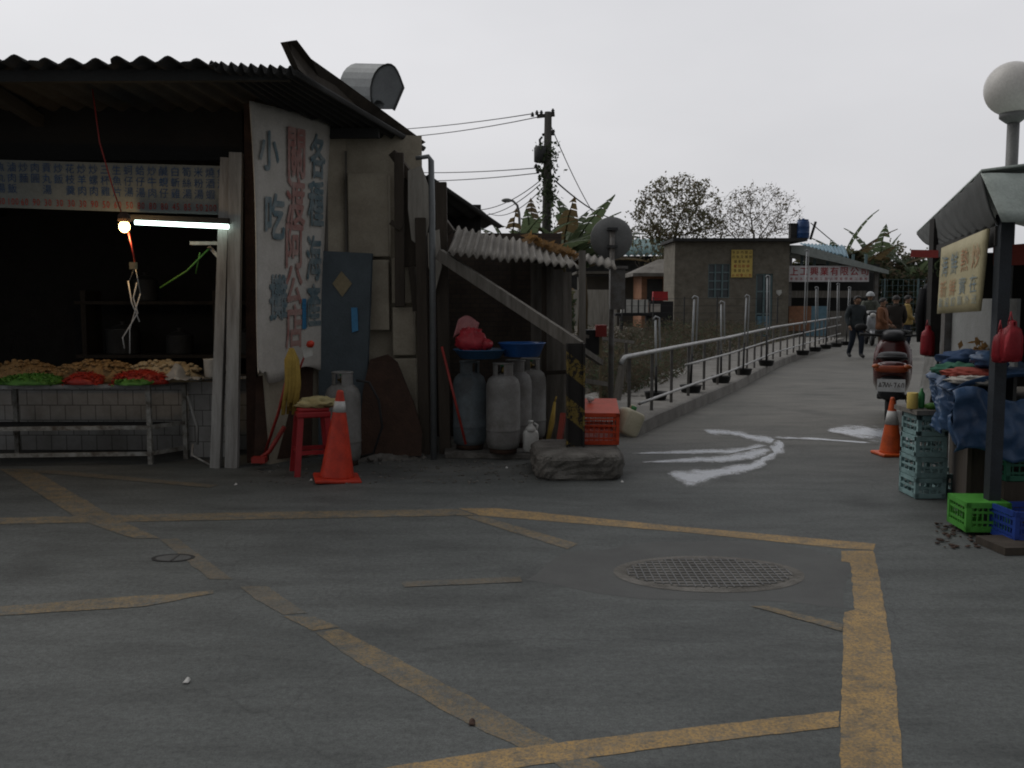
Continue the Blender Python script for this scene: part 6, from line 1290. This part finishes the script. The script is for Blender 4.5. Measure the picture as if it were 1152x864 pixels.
walk = dict(knL=(.1, -.14, .50), anL=(.1, -.12, .10), toL=(.11, -.29, .05), knR=(-.1, 0, .49), anR=(-.1, .2, .13), toR=(-.11, .06, .04), elL=(.27, .06, 1.12), wrL=(.27, .06, .87), elR=(-.27, .04, 1.12), wrR=(-.26, -.12, .9), head=(0, -.05, 1.59), crown=(0, -.06, 1.67))
person('man in a dark jacket and navy trousers walking toward the camera by the railing', at(962, 403), R(8), ('jacket_dark', 'trousers_navy', 'shoe_dark'), walk, scale=sc(403, 331))
side = dict(elL=(.24, -.05, 1.12), wrL=(.18, -.22, .98), elR=(-.24, -.02, 1.12), wrR=(-.2, -.2, 1.0), knL=(.1, -.08, .5), anL=(.1, -.02, .09), toL=(.1, -.18, .04), anR=(-.1, .12, .1), toR=(-.1, -.04, .04))
person('person in a rust brown jacket and white shoes left of the long black coat', at(991, 404), R(55), ('sweater_rust', 'jacket_brown', 'shoe_white'), side, scale=sc(404, 334))
back = dict(elR=(-.25, 0, 1.12), wrR=(-.22, -.15, .95), elL=(.26, -.02, 1.12), wrL=(.28, -.05, .88))
person('person in a long black coat seen from behind in the lane', at(1006, 402), R(165), ('coat_black', 'trousers_navy', 'shoe_dark'), back, scale=sc(403, 331), coat=.72)
person('person in a yellow jacket beyond the black coated one', at(1019, 396), R(70), ('jacket_yellow', 'trousers_navy', 'shoe_dark'), side, scale=sc(397, 331))
ride = dict(pelvis=(0, .15, .86), waist=(0, .13, 1.0), chest=(0, .08, 1.22), neck0=(0, .06, 1.35), neck=(0, .04, 1.42), head=(0, .02, 1.52), crown=(0, .03, 1.6), shL=(.19, .07, 1.3), shR=(-.19, .07, 1.3), elL=(.28, -.1, 1.12), wrL=(.27, -.3, 1.05), elR=(-.28, -.1, 1.12), wrR=(-.27, -.3, 1.05), hipL=(.09, .12, .84), hipR=(-.09, .12, .84), knL=(.2, -.2, .68), anL=(.24, -.1, .3), toL=(.25, -.24, .26), knR=(-.2, -.2, .68), anR=(-.24, -.1, .3), toR=(-.25, -.24, .26))
q = G(984, 389); rot = R(-12); pr = person('rider in a white helmet and camouflage jacket on the grey scooter', (q.x, q.y + .5, .05), rot, ('jacket_camo', 'trousers_navy', 'shoe_dark'), ride, helmet='pvc', scale=1.0)

# ================================================================ SMALL THINGS ON THE ASPHALT
vc = G(195, 628); t = thing('valve_cover', 'small oval valve cover with a dark rim sunk in the open asphalt at the left', 'valve cover', vc)
mb = MB(); a_, b_ = blob(vc, .125, .085, .004, 32, .04), blob(vc, .10, .065, .0035, 32, .04)
mb.add(a_ + b_, [(i, (i + 1) % 32, 32 + (i + 1) % 32, 32 + i) for i in range(32)]); mb.build('rim', 'black_rubber', t)
mb = MB(); mb.poly(blob(vc, .10, .065, .003, 32, .04)); mb.build('plate', 'patch_asphalt', t)
mb = MB(); mb.box((vc.x + .01, vc.y, .0045), (.012, .12, .003)); mb.build('handle_bar', 'iron', t)
for (x, y, m, lab) in ((210, 768, 'cone_band', 'tiny white paper scrap on the near asphalt at the left'), (265, 546, 'cone_band', 'white scrap at the foot of the shop post'), (350, 541, 'white_plastic', 'white scrap beside the base of the red cone'), (570, 527, 'cone_band', 'small pale scrap before the shed slab'), (531, 815, 'rust', 'brown leaf lying on the yellow diagonal line'), (700, 543, 'cone_band', 'white scrap at the corner of the concrete block')):
    mb = MB(); c = G(x, y); mb.sheet(lambda u, v: c + V((.022 * (u - .5), .03 * (v - .5), .004 + .012 * math.sin(u * 3) * v)), 4, 4, (0, 0, .002)); tag(mb.build('litter', m), lab, 'litter')
random.seed(33); mb = MB()
for _ in range(260):
    x = random.uniform(280, 620); c = G(x, random.uniform(505, 545) if x < 480 else random.uniform(518, 545)); mb.ball(c + V((0, 0, .004)), (random.uniform(.004, .022), random.uniform(.004, .02), random.uniform(.003, .01)), 6, 4, .5, 2, random.random() * 9)
tag(mb.build('debris', 'concrete_dark'), 'scattered crumbs of dirt along the foot of the shop wall', 'dirt', kind='stuff')

random.seed(44); mb = MB(); da, db = G(398, 518), G(478, 514)
mb.sheet(lambda u, v: da.lerp(db, u) + V((.03 * mnoise.noise(V((u * 6, v * 6, 3))), -.14 + .42 * v, -.004 + .055 * math.sin(PI * u) ** .6 * math.sin(PI * v) ** .8 + .02 * mnoise.noise(V((u * 14, v * 9, 0))) * math.sin(PI * v))), 40, 16)
for _ in range(40):
    c = da.lerp(db, random.uniform(-.1, 1.1)) + V((0, random.uniform(-.2, .22), random.uniform(.0, .03))); mb.ball(c, (random.uniform(.015, .05), random.uniform(.015, .04), random.uniform(.01, .025)), 7, 5, .5, 2, random.random() * 9)
tag(mb.build('dirt', 'concrete_dark'), 'low mound of dirt and rubble at the foot of the rusty sheet', 'dirt', kind='stuff')
